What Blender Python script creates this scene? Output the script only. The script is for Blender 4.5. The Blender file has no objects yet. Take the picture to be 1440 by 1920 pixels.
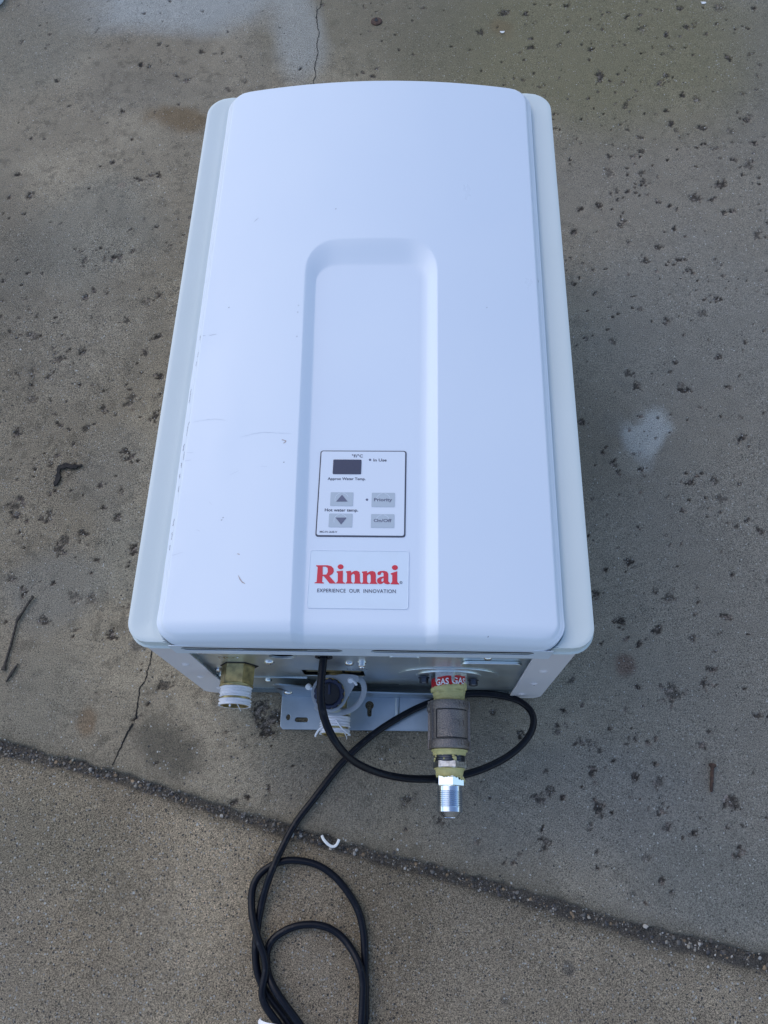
import bpy, bmesh, math, random
import numpy as np
from mathutils import Vector, Matrix

# ------------------------------------------------------------------ camera, sky, sun, exposure
SC = bpy.context.scene
COL = SC.collection
cam_data = bpy.data.cameras.new("camera")
cam_data.sensor_fit = 'VERTICAL'
cam_data.sensor_height = 24.0
cam_data.lens = 24.0 * 1474.2 / 1920.0
cam_data.clip_start = 0.01
cam_data.clip_end = 200.0
cam = bpy.data.objects.new("camera", cam_data)
COL.objects.link(cam)
cam.matrix_world = Matrix(((0.9990587, -0.0076665, 0.0426948, 0.0450924),
                           (0.0238691, 0.9190080, -0.3935156, -0.1423234),
                           (-0.0362200, 0.3941644, 0.9183260, 0.8077711),
                           (0, 0, 0, 1)))
SC.camera = cam

SUN_EL, SUN_DIR = math.radians(48), Vector((-0.80, 0.60, 0.0)).normalized()
world = bpy.data.worlds.new("World")
SC.world = world
world.use_nodes = True
wn = world.node_tree.nodes
wl = world.node_tree.links
wn.clear()
w_out = wn.new('ShaderNodeOutputWorld')
w_bg = wn.new('ShaderNodeBackground')
w_sky = wn.new('ShaderNodeTexSky')
w_sky.sky_type = 'NISHITA'
w_sky.sun_disc = False
w_sky.sun_elevation = SUN_EL
w_sky.sun_rotation = math.atan2(SUN_DIR.x, SUN_DIR.y)
w_sky.air_density = 1.0
w_sky.dust_density = 1.0
w_sky.ozone_density = 1.0
w_bg.inputs['Strength'].default_value = 0.15
wl.new(w_sky.outputs[0], w_bg.inputs[0])
wl.new(w_bg.outputs[0], w_out.inputs[0])

sun_data = bpy.data.lights.new("sun", 'SUN')
sun_data.energy = 0.5
sun_data.angle = math.radians(70)
sun_data.color = (1.0, 0.95, 0.88)
sun = bpy.data.objects.new("sun", sun_data)
COL.objects.link(sun)
_sd = Vector((SUN_DIR.x * math.cos(SUN_EL), SUN_DIR.y * math.cos(SUN_EL), math.sin(SUN_EL)))
sun.rotation_euler = _sd.to_track_quat('Z', 'Y').to_euler()

SC.view_settings.view_transform = 'Standard'
SC.view_settings.look = 'None'
SC.view_settings.exposure = 0.56
SC.view_settings.gamma = 1.0

rnd = random.Random(7)
rs = np.random.RandomState(11)

# ------------------------------------------------------------------ materials
def new_mat(name):
    m = bpy.data.materials.new(name)
    m.use_nodes = True
    nt = m.node_tree
    b = nt.nodes['Principled BSDF']
    return m, nt, b

def noise_bump(nt, b, scale, dist, detail=3.0, strength=1.0, prev=None):
    tc = nt.nodes.new('ShaderNodeTexCoord')
    n = nt.nodes.new('ShaderNodeTexNoise')
    n.inputs['Scale'].default_value = scale
    n.inputs['Detail'].default_value = detail
    nt.links.new(tc.outputs['Object'], n.inputs['Vector'])
    bp = nt.nodes.new('ShaderNodeBump')
    bp.inputs['Distance'].default_value = dist
    bp.inputs['Strength'].default_value = strength
    nt.links.new(n.outputs[0], bp.inputs['Height'])
    if prev: nt.links.new(prev.outputs[0], bp.inputs['Normal'])
    nt.links.new(bp.outputs[0], b.inputs['Normal'])
    return bp

def mat(name, col, rough=0.5, metal=0.0, bump=None, vary=None, coat=0.0, spec=0.5):
    m, nt, b = new_mat(name)
    b.inputs['Base Color'].default_value = (*col, 1)
    b.inputs['Roughness'].default_value = rough
    b.inputs['Metallic'].default_value = metal
    b.inputs['Specular IOR Level'].default_value = spec
    b.inputs['Coat Weight'].default_value = coat
    if vary:
        scale, col2, lo, hi = vary
        tc = nt.nodes.new('ShaderNodeTexCoord')
        n = nt.nodes.new('ShaderNodeTexNoise')
        n.inputs['Scale'].default_value = scale
        n.inputs['Detail'].default_value = 4
        r = nt.nodes.new('ShaderNodeValToRGB')
        r.color_ramp.elements[0].position = lo
        r.color_ramp.elements[0].color = (*col, 1)
        r.color_ramp.elements[1].position = hi
        r.color_ramp.elements[1].color = (*col2, 1)
        nt.links.new(tc.outputs['Object'], n.inputs['Vector'])
        nt.links.new(n.outputs[0], r.inputs[0])
        nt.links.new(r.outputs[0], b.inputs['Base Color'])
    if bump:
        noise_bump(nt, b, bump[0], bump[1])
    return m

M_WHITE = mat('white_painted_steel', (0.66, 0.725, 0.82), 0.30, bump=(900, 0.00004), vary=(6, (0.68, 0.74, 0.825), .35, .7))
M_CASE = mat('grey_white_painted_steel', (0.585, 0.645, 0.645), 0.36, bump=(900, 0.00004), vary=(7, (0.61, 0.67, 0.68), .35, .7))
M_STRIP = mat('painted_steel_edge', (0.71, 0.67, 0.69), 0.4, bump=(900, 0.00004))
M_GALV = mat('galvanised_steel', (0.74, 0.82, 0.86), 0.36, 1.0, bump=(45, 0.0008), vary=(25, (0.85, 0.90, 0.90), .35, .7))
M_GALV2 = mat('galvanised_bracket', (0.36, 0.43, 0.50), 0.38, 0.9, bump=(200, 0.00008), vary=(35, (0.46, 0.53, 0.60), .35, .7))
M_DARK = mat('dark_opening', (0.008, 0.009, 0.014), 0.7)
M_SCREW = mat('zinc_screw', (0.75, 0.77, 0.8), 0.22, 1.0)
M_GALVDARK = mat('dark_galvanised_steel', (0.16, 0.18, 0.18), 0.5, 0.8, bump=(60, 0.0008))  # darker copy of the galvanised steel, for the bottom lip and slot
M_BOLT = mat('dark_bolt', (0.10, 0.11, 0.14), 0.3, 0.9)
M_BRASS = mat('brass', (0.62, 0.50, 0.24), 0.36, 0.9, bump=(300, 0.0002), vary=(160, (0.30, 0.25, 0.13), .40, .72))
M_COPPER = mat('copper_pipe', (0.62, 0.36, 0.20), 0.32, 1.0)
M_TAPE = mat('white_thread_tape', (0.80, 0.80, 0.84), 0.55, bump=(500, 0.0003))
M_YELLOW = mat('yellow_thread_sealant', (0.60, 0.54, 0.24), 0.6, bump=(500, 0.0006), vary=(160, (0.46, 0.42, 0.18), .4, .72))
M_IRON = mat('cast_iron', (0.18, 0.16, 0.155), 0.36, 0.8, bump=(900, 0.0008), vary=(1400, (0.30, 0.26, 0.235), .42, .62))
M_ZINC = mat('bright_zinc', (0.62, 0.70, 0.80), 0.12, 1.0)
M_STEELHEX = mat('dull_steel', (0.42, 0.43, 0.45), 0.35, 1.0, bump=(400, 0.0003), vary=(250, (0.22, 0.22, 0.22), .45, .7))
M_RED = mat('red_label', (0.50, 0.008, 0.015), 0.3, vary=(90, (0.40, 0.008, 0.02), .4, .7))
M_REDINK = mat('red_ink', (0.62, 0.02, 0.045), 0.4)
M_WHITEINK = mat('white_ink', (0.85, 0.85, 0.88), 0.4)
M_INK = mat('grey_blue_ink', (0.06, 0.07, 0.11), 0.5)
M_INK2 = mat('dark_blue_ink', (0.03, 0.04, 0.09), 0.5)
M_GREYINK = mat('mid_grey_ink', (0.12, 0.13, 0.20), 0.5)
M_PANEL = mat('control_panel_film', (0.68, 0.73, 0.81), 0.36)
M_PANELEDGE = mat('panel_edge', (0.05, 0.055, 0.085), 0.5)
M_BUTTON = mat('grey_button_film', (0.43, 0.49, 0.55), 0.4)
M_BUTTONRING = mat('button_ring', (0.58, 0.64, 0.72), 0.35)
M_WINDOW = mat('display_window', (0.018, 0.028, 0.075), 0.14)
M_BADGE = mat('badge_plastic', (0.655, 0.735, 0.825), 0.32, vary=(60, (0.635, 0.71, 0.79), .5, .8))
M_CORD = mat('black_cord_rubber', (0.004, 0.005, 0.010), 0.30, spec=.22, bump=(500, 0.0002), vary=(240, (0.035, 0.036, 0.040), .60, .80))
M_CAP = mat('dark_blue_plastic', (0.009, 0.015, 0.045), 0.42)
M_CAPIN = mat('black_plastic', (0.006, 0.006, 0.009), 0.35)
M_CRACK = mat('crack_shade', (0.012, 0.011, 0.010), 0.95)  # near-black ribbon colour that paints the shade inside the cracks
M_CHIP = mat('chipped_paint', (0.27, 0.29, 0.35), 0.6)
M_SCUFF = mat('scuff', (0.54, 0.59, 0.68), 0.5)
M_BROWN = mat('brown_scuff', (0.42, 0.36, 0.36), 0.6)
M_TWIG = mat('twig_bark', (0.035, 0.028, 0.024), 0.85, bump=(600, 0.0008), vary=(300, (0.09, 0.075, 0.06), .4, .7))
M_RUST = mat('rusty_iron', (0.055, 0.035, 0.030), 0.8, 0.3, bump=(500, 0.0006), vary=(300, (0.13, 0.075, 0.05), .4, .7))
M_PAPER = mat('white_paper', (0.82, 0.82, 0.80), 0.7)
M_LIGHTPLASTIC = mat('pale_plastic', (0.70, 0.76, 0.82), 0.4)

def clear_plastic():
    m, nt, b = new_mat('milky_clear_plastic')
    b.inputs['Base Color'].default_value = (0.50, 0.53, 0.58, 1)
    b.inputs['Roughness'].default_value = 0.3
    b.inputs['Transmission Weight'].default_value = 0.35
    b.inputs['IOR'].default_value = 1.3
    return m
M_CLEAR = clear_plastic()
def smudges(m, base_r, amt):
    nt = m.node_tree; b = nt.nodes['Principled BSDF']
    tc = nt.nodes.new('ShaderNodeTexCoord'); mp = nt.nodes.new('ShaderNodeMapping'); mp.inputs['Scale'].default_value = (1, .35, 1)
    n = nt.nodes.new('ShaderNodeTexNoise'); n.inputs['Scale'].default_value = 22; n.inputs['Detail'].default_value = 6; n.inputs['Roughness'].default_value = .65
    r = nt.nodes.new('ShaderNodeMapRange'); r.inputs['To Min'].default_value = base_r - amt; r.inputs['To Max'].default_value = base_r + amt
    nt.links.new(tc.outputs['Object'], mp.inputs[0]); nt.links.new(mp.outputs[0], n.inputs['Vector']); nt.links.new(n.outputs[0], r.inputs[0]); nt.links.new(r.outputs[0], b.inputs['Roughness'])
smudges(M_WHITE, .36, .22); smudges(M_CASE, .40, .2); smudges(M_GALV, .38, .22)

# ------------------------------------------------------------------ builders
def link(name, me, m=None, parent=None, smooth=True, sharp=35):
    if m is not None and len(me.materials) == 0: me.materials.append(m)
    if smooth:
        me.polygons.foreach_set('use_smooth', [True] * len(me.polygons))
        me.set_sharp_from_angle(angle=math.radians(sharp))
    me.update()
    o = bpy.data.objects.new(name, me)
    COL.objects.link(o)
    if parent is not None:
        o.parent = parent
        if parent.type == 'EMPTY':
            o.matrix_parent_inverse = Matrix.Translation(parent.location).inverted()
    return o

def from_np(name, V, F, m=None, parent=None, smooth=True, sharp=35):
    me = bpy.data.meshes.new(name)
    me.from_pydata([tuple(v) for v in V], [], [tuple(f) for f in F])
    return link(name, me, m, parent, smooth, sharp)

def from_bm(name, bm, m=None, parent=None, smooth=True, sharp=35):
    bmesh.ops.recalc_face_normals(bm, faces=bm.faces)
    me = bpy.data.meshes.new(name)
    bm.to_mesh(me); bm.free()
    return link(name, me, m, parent, smooth, sharp)

def tag(o, label=None, cat=None, group=None, kind=None):
    if label: o['label'] = label
    if cat: o['category'] = cat
    if group: o['group'] = group
    if kind: o['kind'] = kind
    return o

def empty(name, loc):
    o = bpy.data.objects.new(name, None)
    COL.objects.link(o); o.location = loc
    o.empty_display_size = 0.05
    return o

def rrect(x0, x1, y0, y1, r, n=8):
    """rounded rectangle loop; r is one radius or four: bottom-left, bottom-right, top-right, top-left"""
    if not isinstance(r, (tuple, list)): r = (r,) * 4
    P = []
    for (cx, cy, a0, rr) in ((x0 + r[0], y0 + r[0], 180, r[0]), (x1 - r[1], y0 + r[1], 270, r[1]),
                             (x1 - r[2], y1 - r[2], 0, r[2]), (x0 + r[3], y1 - r[3], 90, r[3])):
        if rr <= 0: P.append((cx, cy)); continue
        for i in range(n + 1):
            a = math.radians(a0 + 90 * i / n)
            P.append((cx + rr * math.cos(a), cy + rr * math.sin(a)))
    return P

def circle(cx, cy, r, n=24, ry=None):
    ry = ry or r
    return [(cx + r * math.cos(2 * math.pi * i / n), cy + ry * math.sin(2 * math.pi * i / n)) for i in range(n)]

def plate_mesh(loops, thick, bevel=0.0):
    """flat plate with holes, in its own XY plane, from z=0 up to z=thick"""
    cu = bpy.data.curves.new('plate', 'CURVE')
    cu.dimensions = '2D'; cu.fill_mode = 'BOTH'
    cu.extrude = max(thick / 2 - bevel, 1e-6); cu.bevel_depth = bevel; cu.bevel_resolution = 1 if bevel else 0
    if bevel: cu.offset = -bevel
    for L in loops:
        s = cu.splines.new('POLY'); s.points.add(len(L) - 1)
        for p, q in zip(s.points, L): p.co = (q[0], q[1], 0, 1)
        s.use_cyclic_u = True
    o = bpy.data.objects.new('plate', cu)
    me = bpy.data.meshes.new_from_object(o)
    bpy.data.objects.remove(o); bpy.data.curves.remove(cu)
    me.transform(Matrix.Translation((0, 0, thick / 2)))
    return me

FACE_FRONT = Matrix(((1, 0, 0, 0), (0, 0, -1, 0), (0, 1, 0, 0), (0, 0, 0, 1)))  # plate (u, v, w) -> (x, -w, z)
def plate(name, loops, thick, mt, parent, bevel=0.0, M=Matrix(), sharp=30):
    me = plate_mesh(loops, thick, bevel)
    me.transform(M)
    return link(name, me, mt, parent, True, sharp)
def up_at(z): return Matrix.Translation((0, 0, z))
def front_at(y): return Matrix.Translation((0, y, 0)) @ FACE_FRONT

def text_mesh(body, x0, x1, y0, h, spacing=1.0, bold=0.022):
    """built-in font, fitted to width x0..x1 and capital height h"""
    cu = bpy.data.curves.new('t', 'FONT')
    cu.body = body; cu.size = 1.0; cu.space_character = spacing; cu.resolution_u = 3; cu.offset = bold
    o = bpy.data.objects.new('t', cu)
    me = bpy.data.meshes.new_from_object(o)
    bpy.data.objects.remove(o); bpy.data.curves.remove(cu)
    n = len(me.vertices); co = np.empty(n * 3); me.vertices.foreach_get('co', co); co = co.reshape(-1, 3)
    lo, hi = co[:, 0].min(), co[:, 0].max()
    co[:, 0] = x0 + (co[:, 0] - lo) / (hi - lo) * (x1 - x0)
    co[:, 1] = y0 + co[:, 1] / 0.73 * h
    me.vertices.foreach_set('co', co.ravel()); me.update()
    return me
def text(name, body, x0, x1, y0, h, z, mt, parent, spacing=1.0, bold=0.022):
    me = text_mesh(body, x0, x1, y0, h, spacing, bold)
    me.transform(up_at(z))
    return link(name, me, mt, parent, False)

def lathe(name, prof, seg, mt, parent, origin, axis=(0, -1, 0), sharp=35, wob=0.0, phase=0.0, close=True, ref=None):
    """prof: (distance along axis, radius)"""
    ax = Vector(axis).normalized()
    u = Vector(ref) if ref else (Vector((1, 0, 0)) if abs(ax.x) < .9 else Vector((0, 1, 0)))
    u = (u - ax * u.dot(ax)).normalized(); v = ax.cross(u)
    bm = bmesh.new(); rings = []
    for (d, r) in prof:
        ring = []
        for i in range(seg):
            a = 2 * math.pi * i / seg + phase
            rr = r * (1 + (wob * math.sin(3 * a + d * 900) + wob * .6 * math.sin(7 * a + d * 2100) if wob else 0))
            ring.append(bm.verts.new(Vector(origin) + ax * d + u * (rr * math.cos(a)) + v * (rr * math.sin(a))))
        rings.append(ring)
    for A, B in zip(rings, rings[1:]):
        for i in range(seg):
            j = (i + 1) % seg
            bm.faces.new((A[i], A[j], B[j], B[i]))
    if close:
        bm.faces.new(rings[0][::-1]); bm.faces.new(rings[-1])
    return from_bm(name, bm, mt, parent, True, sharp)

def catmull(P, step=0.004):
    P = [Vector(p) for p in P]
    Q = [2 * P[0] - P[1]] + P + [2 * P[-1] - P[-2]]
    out = []
    for i in range(1, len(Q) - 2):
        n = max(2, int((Q[i + 1] - Q[i]).length / step))
        for k in range(n):
            t = k / n
            a, b, c, d = Q[i - 1], Q[i], Q[i + 1], Q[i + 2]
            out.append(0.5 * ((2 * b) + (c - a) * t + (2 * a - 5 * b + 4 * c - d) * t * t + (3 * b - a - 3 * c + d) * t ** 3))
    out.append(P[-1])
    return out

def sweep(name, P, r, mt, parent, seg=12, smooth_it=6, step=0.004, flat=None):
    P = catmull(P, step)
    for _ in range(smooth_it):
        P = [P[0]] + [(P[i - 1] + 2 * P[i] + P[i + 1]) / 4 for i in range(1, len(P) - 1)] + [P[-1]]
    R = r if callable(r) else (lambda t: r)
    bm = bmesh.new(); rings = []
    up = Vector((0, 0, 1))
    tprev = (P[1] - P[0]).normalized()
    u = tprev.orthogonal().normalized() if abs(tprev.z) > .95 else tprev.cross(up).normalized()
    for i, p in enumerate(P):
        t = (P[min(i + 1, len(P) - 1)] - P[max(i - 1, 0)]).normalized()
        u = (u - t * u.dot(t)).normalized()
        if flat: u = t.cross(up).normalized()
        v = t.cross(u)
        rr = R(i / (len(P) - 1))
        ru, rv = (rr, rr) if not flat else (flat[0], flat[1])
        rings.append([bm.verts.new(p + u * (ru * math.cos(2 * math.pi * k / seg)) + v * (rv * math.sin(2 * math.pi * k / seg))) for k in range(seg)])
    for A, B in zip(rings, rings[1:]):
        for i in range(seg):
            j = (i + 1) % seg
            bm.faces.new((A[i], A[j], B[j], B[i]))
    bm.faces.new(rings[0][::-1]); bm.faces.new(rings[-1])
    return from_bm(name, bm, mt, parent, True, 50)

def sm(t): t = np.clip(t, 0, 1); return t * t * (3 - 2 * t)

def vnoise(x, y, scale, seed):
    """smooth value noise in -1..1 on numpy arrays"""
    N = 512
    g = np.random.RandomState(seed).rand(N, N) * 2 - 1
    X = x * scale + 100.3; Y = y * scale + 100.7
    xi = np.floor(X).astype(int); yi = np.floor(Y).astype(int)
    fx = X - xi; fy = Y - yi
    fx = fx * fx * (3 - 2 * fx); fy = fy * fy * (3 - 2 * fy)
    x0 = xi % N; x1 = (xi + 1) % N; y0 = yi % N; y1 = (yi + 1) % N
    return (g[x0, y0] * (1 - fx) + g[x1, y0] * fx) * (1 - fy) + (g[x0, y1] * (1 - fx) + g[x1, y1] * fx) * fy
def fbm(x, y, scale, seed, octv=4, gain=.5):
    s = 0; a = 1; t = 0
    for k in range(octv):
        s = s + a * vnoise(x, y, scale * 2 ** k, seed + k); t += a; a *= gain
    return s / t

# ------------------------------------------------------------------ the ground: two concrete slabs and the joint between them
PITS = [(-0.302, 0.8985, 0.0054), (-0.3176, 0.9078, 0.0036), (-0.2383, 0.877, 0.0048), (-0.5725, 0.9864, 0.0054), (-0.3768, 0.9321, 0.0042), (-0.3469, 0.7045, 0.0048), (-0.3164, 0.712, 0.0042), (-0.3298, 0.7112, 0.003), (-0.25, 0.6885, 0.003), (-0.3495, 0.5688, 0.0042), (-0.3589, 0.5653, 0.0042), (-0.3967, 0.5602, 0.0054), (-0.4419, 0.4434, 0.0066), (-0.4175, 0.4704, 0.003), (-0.4036, 0.4082, 0.0066), (-0.3758, 0.4192, 0.0048), (-0.4325, 0.391, 0.006), (-0.4213, 0.352, 0.006), (-0.3022, 0.3484, 0.006), (-0.2694, 0.3242, 0.006), (-0.273, 0.3825, 0.0048), (-0.2823, 0.4398, 0.006), (-0.296, 0.4176, 0.0042), (-0.3036, 0.4933, 0.0054), (-0.385, 0.5021, 0.0042), (-0.3821, 0.3129, 0.003), (-0.351, 0.3093, 0.003), (-0.4342, 0.304, 0.0048), (-0.2938, 0.2726, 0.0066), (-0.2943, 0.2279, 0.0054), (-0.3191, 0.2345, 0.0048), (-0.3753, 0.224, 0.0042), (-0.4167, 0.2069, 0.0054), (-0.4115, 0.197, 0.0042), (-0.3113, 0.2064, 0.003), (-0.2942, 0.196, 0.0048), (-0.3304, 0.1749, 0.0048), (-0.3541, 0.1555, 0.006), (-0.3484, 0.1671, 0.0048), (-0.2699, 0.1564, 0.0054), (-0.3092, 0.1434, 0.0036), (-0.3248, 0.1003, 0.006), (-0.3068, 0.0987, 0.0048), (-0.3166, 0.0649, 0.0036), (-0.2782, 0.0597, 0.0042), (-0.356, 0.0731, 0.0054), (-0.2137, 0.0073, 0.0072), (-0.1119, -0.0152, 0.0084), (-0.0977, -0.0229, 0.0078), (-0.1076, -0.0336, 0.0072), (-0.4001, 0.1207, 0.0048), (0.171, 1.0361, 0.0066), (0.2031, 1.0315, 0.0036), (0.1358, 0.9915, 0.0048), (0.2075, 0.9569, 0.0048), (0.2948, 0.95, 0.0036), (0.251, 0.9615, 0.0048), (0.2644, 1.0455, 0.0048), (0.374, 0.9944, 0.0084), (0.3746, 1.0229, 0.0036), (0.4423, 0.9949, 0.009), (0.4091, 0.9782, 0.0042), (0.415, 0.9493, 0.0048), (0.4934, 1.0351, 0.0084), (0.4677, 0.9801, 0.003), (0.4911, 0.927, 0.0054), (0.5228, 0.9352, 0.0042), (0.304, 0.8925, 0.0084), (0.3883, 0.8775, 0.0054), (0.3977, 0.8937, 0.0036), (0.4168, 0.8521, 0.0042), (0.436, 0.8443, 0.0048), (0.3908, 0.821, 0.0036), (0.3931, 0.7961, 0.0048), (0.401, 0.7827, 0.0042), (0.3343, 0.8347, 0.0054), (0.3033, 0.7373, 0.0036), (0.3358, 0.7367, 0.0042), (0.3008, 0.708, 0.0054), (0.3453, 0.6901, 0.0042), (0.3933, 0.7981, 0.0042), (0.4358, 0.7871, 0.0048), (0.4983, 0.8013, 0.006), (0.4735, 0.7814, 0.006), (0.4472, 0.7488, 0.0048), (0.469, 0.7268, 0.0048), (0.4887, 0.7168, 0.0066), (0.4452, 0.6841, 0.0078), (0.4325, 0.6581, 0.0048), (0.4104, 0.6593, 0.0054), (0.4558, 0.6376, 0.0048), (0.4428, 0.6332, 0.0036), (0.3083, 0.6736, 0.0036), (0.2837, 0.6487, 0.0054), (0.2588, 0.6444, 0.0042), (0.3611, 0.6543, 0.0036), (0.3765, 0.6087, 0.003), (0.3526, 0.5789, 0.0042), (0.3095, 0.6183, 0.0054), (0.377, 0.557, 0.0048), (0.3331, 0.5548, 0.0042), (0.2441, 0.6037, 0.0042), (0.4801, 0.597, 0.0048), (0.413, 0.4941, 0.0036), (0.236, 0.1104, 0.0054), (0.2585, 0.0817, 0.0042), (0.2156, 0.0984, 0.003), (0.3019, 0.008, 0.0084), (0.335, 0.0192, 0.0054), (0.2526, -0.0087, 0.003), (0.2105, -0.043, 0.0048), (0.2158, -0.0413, 0.0036), (0.1855, -0.0255, 0.0042), (0.1482, -0.0355, 0.0036), (0.2163, -0.0679, 0.0036), (0.2566, -0.0744, 0.0042), (0.2787, -0.0764, 0.0048), (0.2787, -0.1028, 0.0054), (0.3447, -0.0942, 0.0054), (0.2822, -0.1159, 0.0054), (0.2188, -0.0994, 0.0054), (0.1635, -0.0934, 0.0042), (0.1688, -0.1335, 0.0048), (0.3455, -0.1384, 0.0048), (0.2593, -0.1451, 0.0036), (0.2719, -0.1627, 0.003), (0.1497, 0.1272, 0.0024), (0.2886, 0.1871, 0.0036), (0.2731, 0.1467, 0.0048), (0.3082, 0.1084, 0.0048), (0.2667, 0.2653, 0.0036), (0.2965, 0.3865, 0.0048), (0.304, 0.3679, 0.0054), (0.2817, 0.4323, 0.0042), (0.3494, 0.4637, 0.0048), (0.3627, 0.3643, 0.0048), (0.4147, 0.3002, 0.0048), (0.3771, 0.2459, 0.0042), (0.2933, 0.0737, 0.0042)]
JX = np.array([-6, -0.376, -0.262, -0.135, -0.025, 0.105, 0.249, 0.359, 6])
JU = np.array([1.24, -0.0502, -0.0755, -0.1090, -0.1362, -0.1640, -0.1998, -0.2202, -1.44])
JL = np.array([1.22, -0.0650, -0.0862, -0.1205, -0.1478, -0.1767, -0.2132, -0.2359, -1.46])

def axis_samples(a, b, step, far):
    core = np.arange(a, b + step, step)
    lo = a - np.geomspace(step * 2, far, 26)[::-1]
    hi = core[-1] + np.geomspace(step * 2, far, 26)
    return np.concatenate([lo, core, hi])
gx = axis_samples(-0.66, 0.62, 0.0017, 20)
gy = axis_samples(-0.36, 1.12, 0.0017, 20)
NX, NY = len(gx), len(gy)
X, Y = np.meshgrid(gx, gy, indexing='ij')
wob = 0.0030 * fbm(X, Y, 60, 5, 3)
ju = np.interp(X, JX, JU) + wob
jl = np.interp(X, JX, JL) - 0.0022 * fbm(X, Y, 70, 9, 3)
mid = (ju + jl) / 2
upper = sm((Y - ju) / 0.003 + .5)          # 1 on the upper slab
lower = sm((jl - Y) / 0.005 + .5)          # 1 on the lower slab
joint = np.clip(1 - upper - lower, 0, 1)
Z = np.zeros_like(X)
Z += 0.0012 * fbm(X, Y, 6, 21, 3)
Z += upper * 0.00022 * fbm(X, Y, 160, 31, 2) + lower * 0.00045 * fbm(X, Y, 260, 41, 2)
Z += joint * (-0.0045 + 0.0011 * fbm(X, Y, 200, 51, 2))
Z -= lower * 0.0014

# colours (diffuse reflectance)
n1 = fbm(X, Y, 3.0, 61, 4); n2 = fbm(X, Y, 9.0, 71, 4); n3 = fbm(X, Y, 40, 81, 3); n4 = fbm(X, Y, 300, 91, 2)
up_col = np.array([0.232, 0.198, 0.148]); lo_col = np.array([0.262, 0.212, 0.150])
C = up_col * (1 - lower[..., None]) + lo_col * lower[..., None]
C = C * (1.20 + .10 * lower)[..., None]
C = C * (1 + 0.22 * n1 + 0.16 * n2 + 0.07 * n3 + 0.05 * n4)[..., None]
n5 = fbm(X, Y, 75, 131, 4, .65)
C = C * (1 - .30 * sm((n5 - .12) / .35) * (.4 + .6 * sm((n1 + .2) / .5)) * (1 - .6 * lower))[..., None]   # grime in small hollows
C = C * (1 + .16 * sm((n2 - .15) / .3))[..., None] * (1 + sm((n1 + .1) / .4)[..., None] * np.array([.03, .0, -.05]))
def blend(mask, col, amt):
    global C
    m = np.clip(mask, 0, 1)[..., None] * amt
    C = C * (1 - m) + np.array(col) * m
def blob(cx, cy, rx, ry, ang=0, soft=.5, ns=0.25, nscale=30, seed=3):
    ca, sa = math.cos(ang), math.sin(ang)
    u = ((X - cx) * ca + (Y - cy) * sa) / rx; v = (-(X - cx) * sa + (Y - cy) * ca) / ry
    d = np.sqrt(u * u + v * v) + ns * fbm(X, Y, nscale, seed, 4)
    return sm((1 - d) / soft + .5)
w = sm((X - 0.12) / 0.25) * sm((0.75 - Y) / 0.4)
w = sm((X - 0.12) / 0.2) * sm((0.85 - Y) / 0.4)
blend(w * (1 - lower), (0.262, 0.242, 0.205), .75)          # greyer slab on the right, colour raised to offset the soft shade there
blend(sm((X - .38) / .2) * sm((Y - .55) / .3), (0.206, 0.194, 0.160), .6)
blend(blob(0.28, 0.96, .26, .17, .2, 1.0, .3, 6, 11), (0.215, 0.190, 0.105), .85)   # olive damp patch
blend(blob(-0.02, 1.02, .16, .14, 0, 1.0, .3, 8, 12), (0.182, 0.160, 0.104), .6)
blend(blob(-0.33, 1.10, .17, .085, .05, .9, .45, 9, 13), (0.44, 0.44, 0.41), .85)  # pale patches at the top
blend(blob(-0.145, 1.01, .035, .12, .2, 1.0, .4, 14, 14), (0.42, 0.41, 0.37), .75)
blend(blob(-0.56, .98, .10, .10, 0, 1.1, .4, 10, 15), (0.250, 0.225, 0.168), .5)
blend(blob(-0.303, 0.818, .045, .022, -.1, .9, .5, 40, 16), (0.185, 0.115, 0.050), .7)  # rust stain
blend(blob(0.165, 1.00, .016, .022, .5, .9, .4, 60, 17), (0.192, 0.104, 0.036), .28)
blend(blob(0.3058, 0.300, .027, .030, .3, .6, .8, 26, 18), (0.46, 0.46, 0.43), .95)   # pale scar on the right
blend(blob(0.283, 0.268, .012, .020, .6, .9, .3, 40, 19), (0.326, 0.306, 0.256), .6)
blend(blob(0.272, 0.318, .016, .016, .6, .9, .3, 40, 19), (0.250, 0.234, 0.200), .5)
blend(blob(0.245, 0.285, .06, .075, 0, 1.2, .3, 12, 20), (0.144, 0.124, 0.094), .35)
blend(blob(-0.300, 0.25, .05, .07, .3, 1.0, .6, 14, 52), (0.27, 0.245, 0.20), .5)
blend(blob(-0.350, 0.115, .05, .04, .3, 1.0, .6, 14, 53), (0.25, 0.235, 0.20), .6)
blend(blob(-0.42, 0.62, .10, .08, .3, 1.0, .6, 14, 54), (0.25, 0.235, 0.19), .5)
blend(blob(0.38, 0.45, .10, .12, .3, 1.0, .6, 12, 55), (0.26, 0.245, 0.21), .5)
blend(blob(0.20, -0.10, .14, .05, -.2, 1.0, .6, 12, 56), (0.225, 0.215, 0.195), .5)
blend(blob(-0.05, -0.09, .08, .03, -.2, 1.0, .6, 12, 57), (0.225, 0.200, 0.16), .4)
blend(blob(-0.276, 0.145, .030, .045, .1, .9, .4, 20, 22), (0.278, 0.257, 0.204), .55)  # pale area left of the heater
blend(blob(-0.2898, -0.031, .010, .013, 0, .8, .3, 80, 23), (0.202, 0.117, 0.056), .65)   # small rust spots
blend(blob(0.2579, 0.0358, .009, .011, 0, .8, .3, 80, 24), (0.144, 0.083, 0.064), .65)
blend(blob(-0.205, -0.052, .040, .024, -.5, .8, .6, 30, 25), (0.110, 0.095, 0.070), .75)  # damp spot by the crack
blend(blob(-0.335, -0.008, .05, .055, 0, 1.1, .3, 14, 26), (0.216, 0.194, 0.148), .5)
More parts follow.
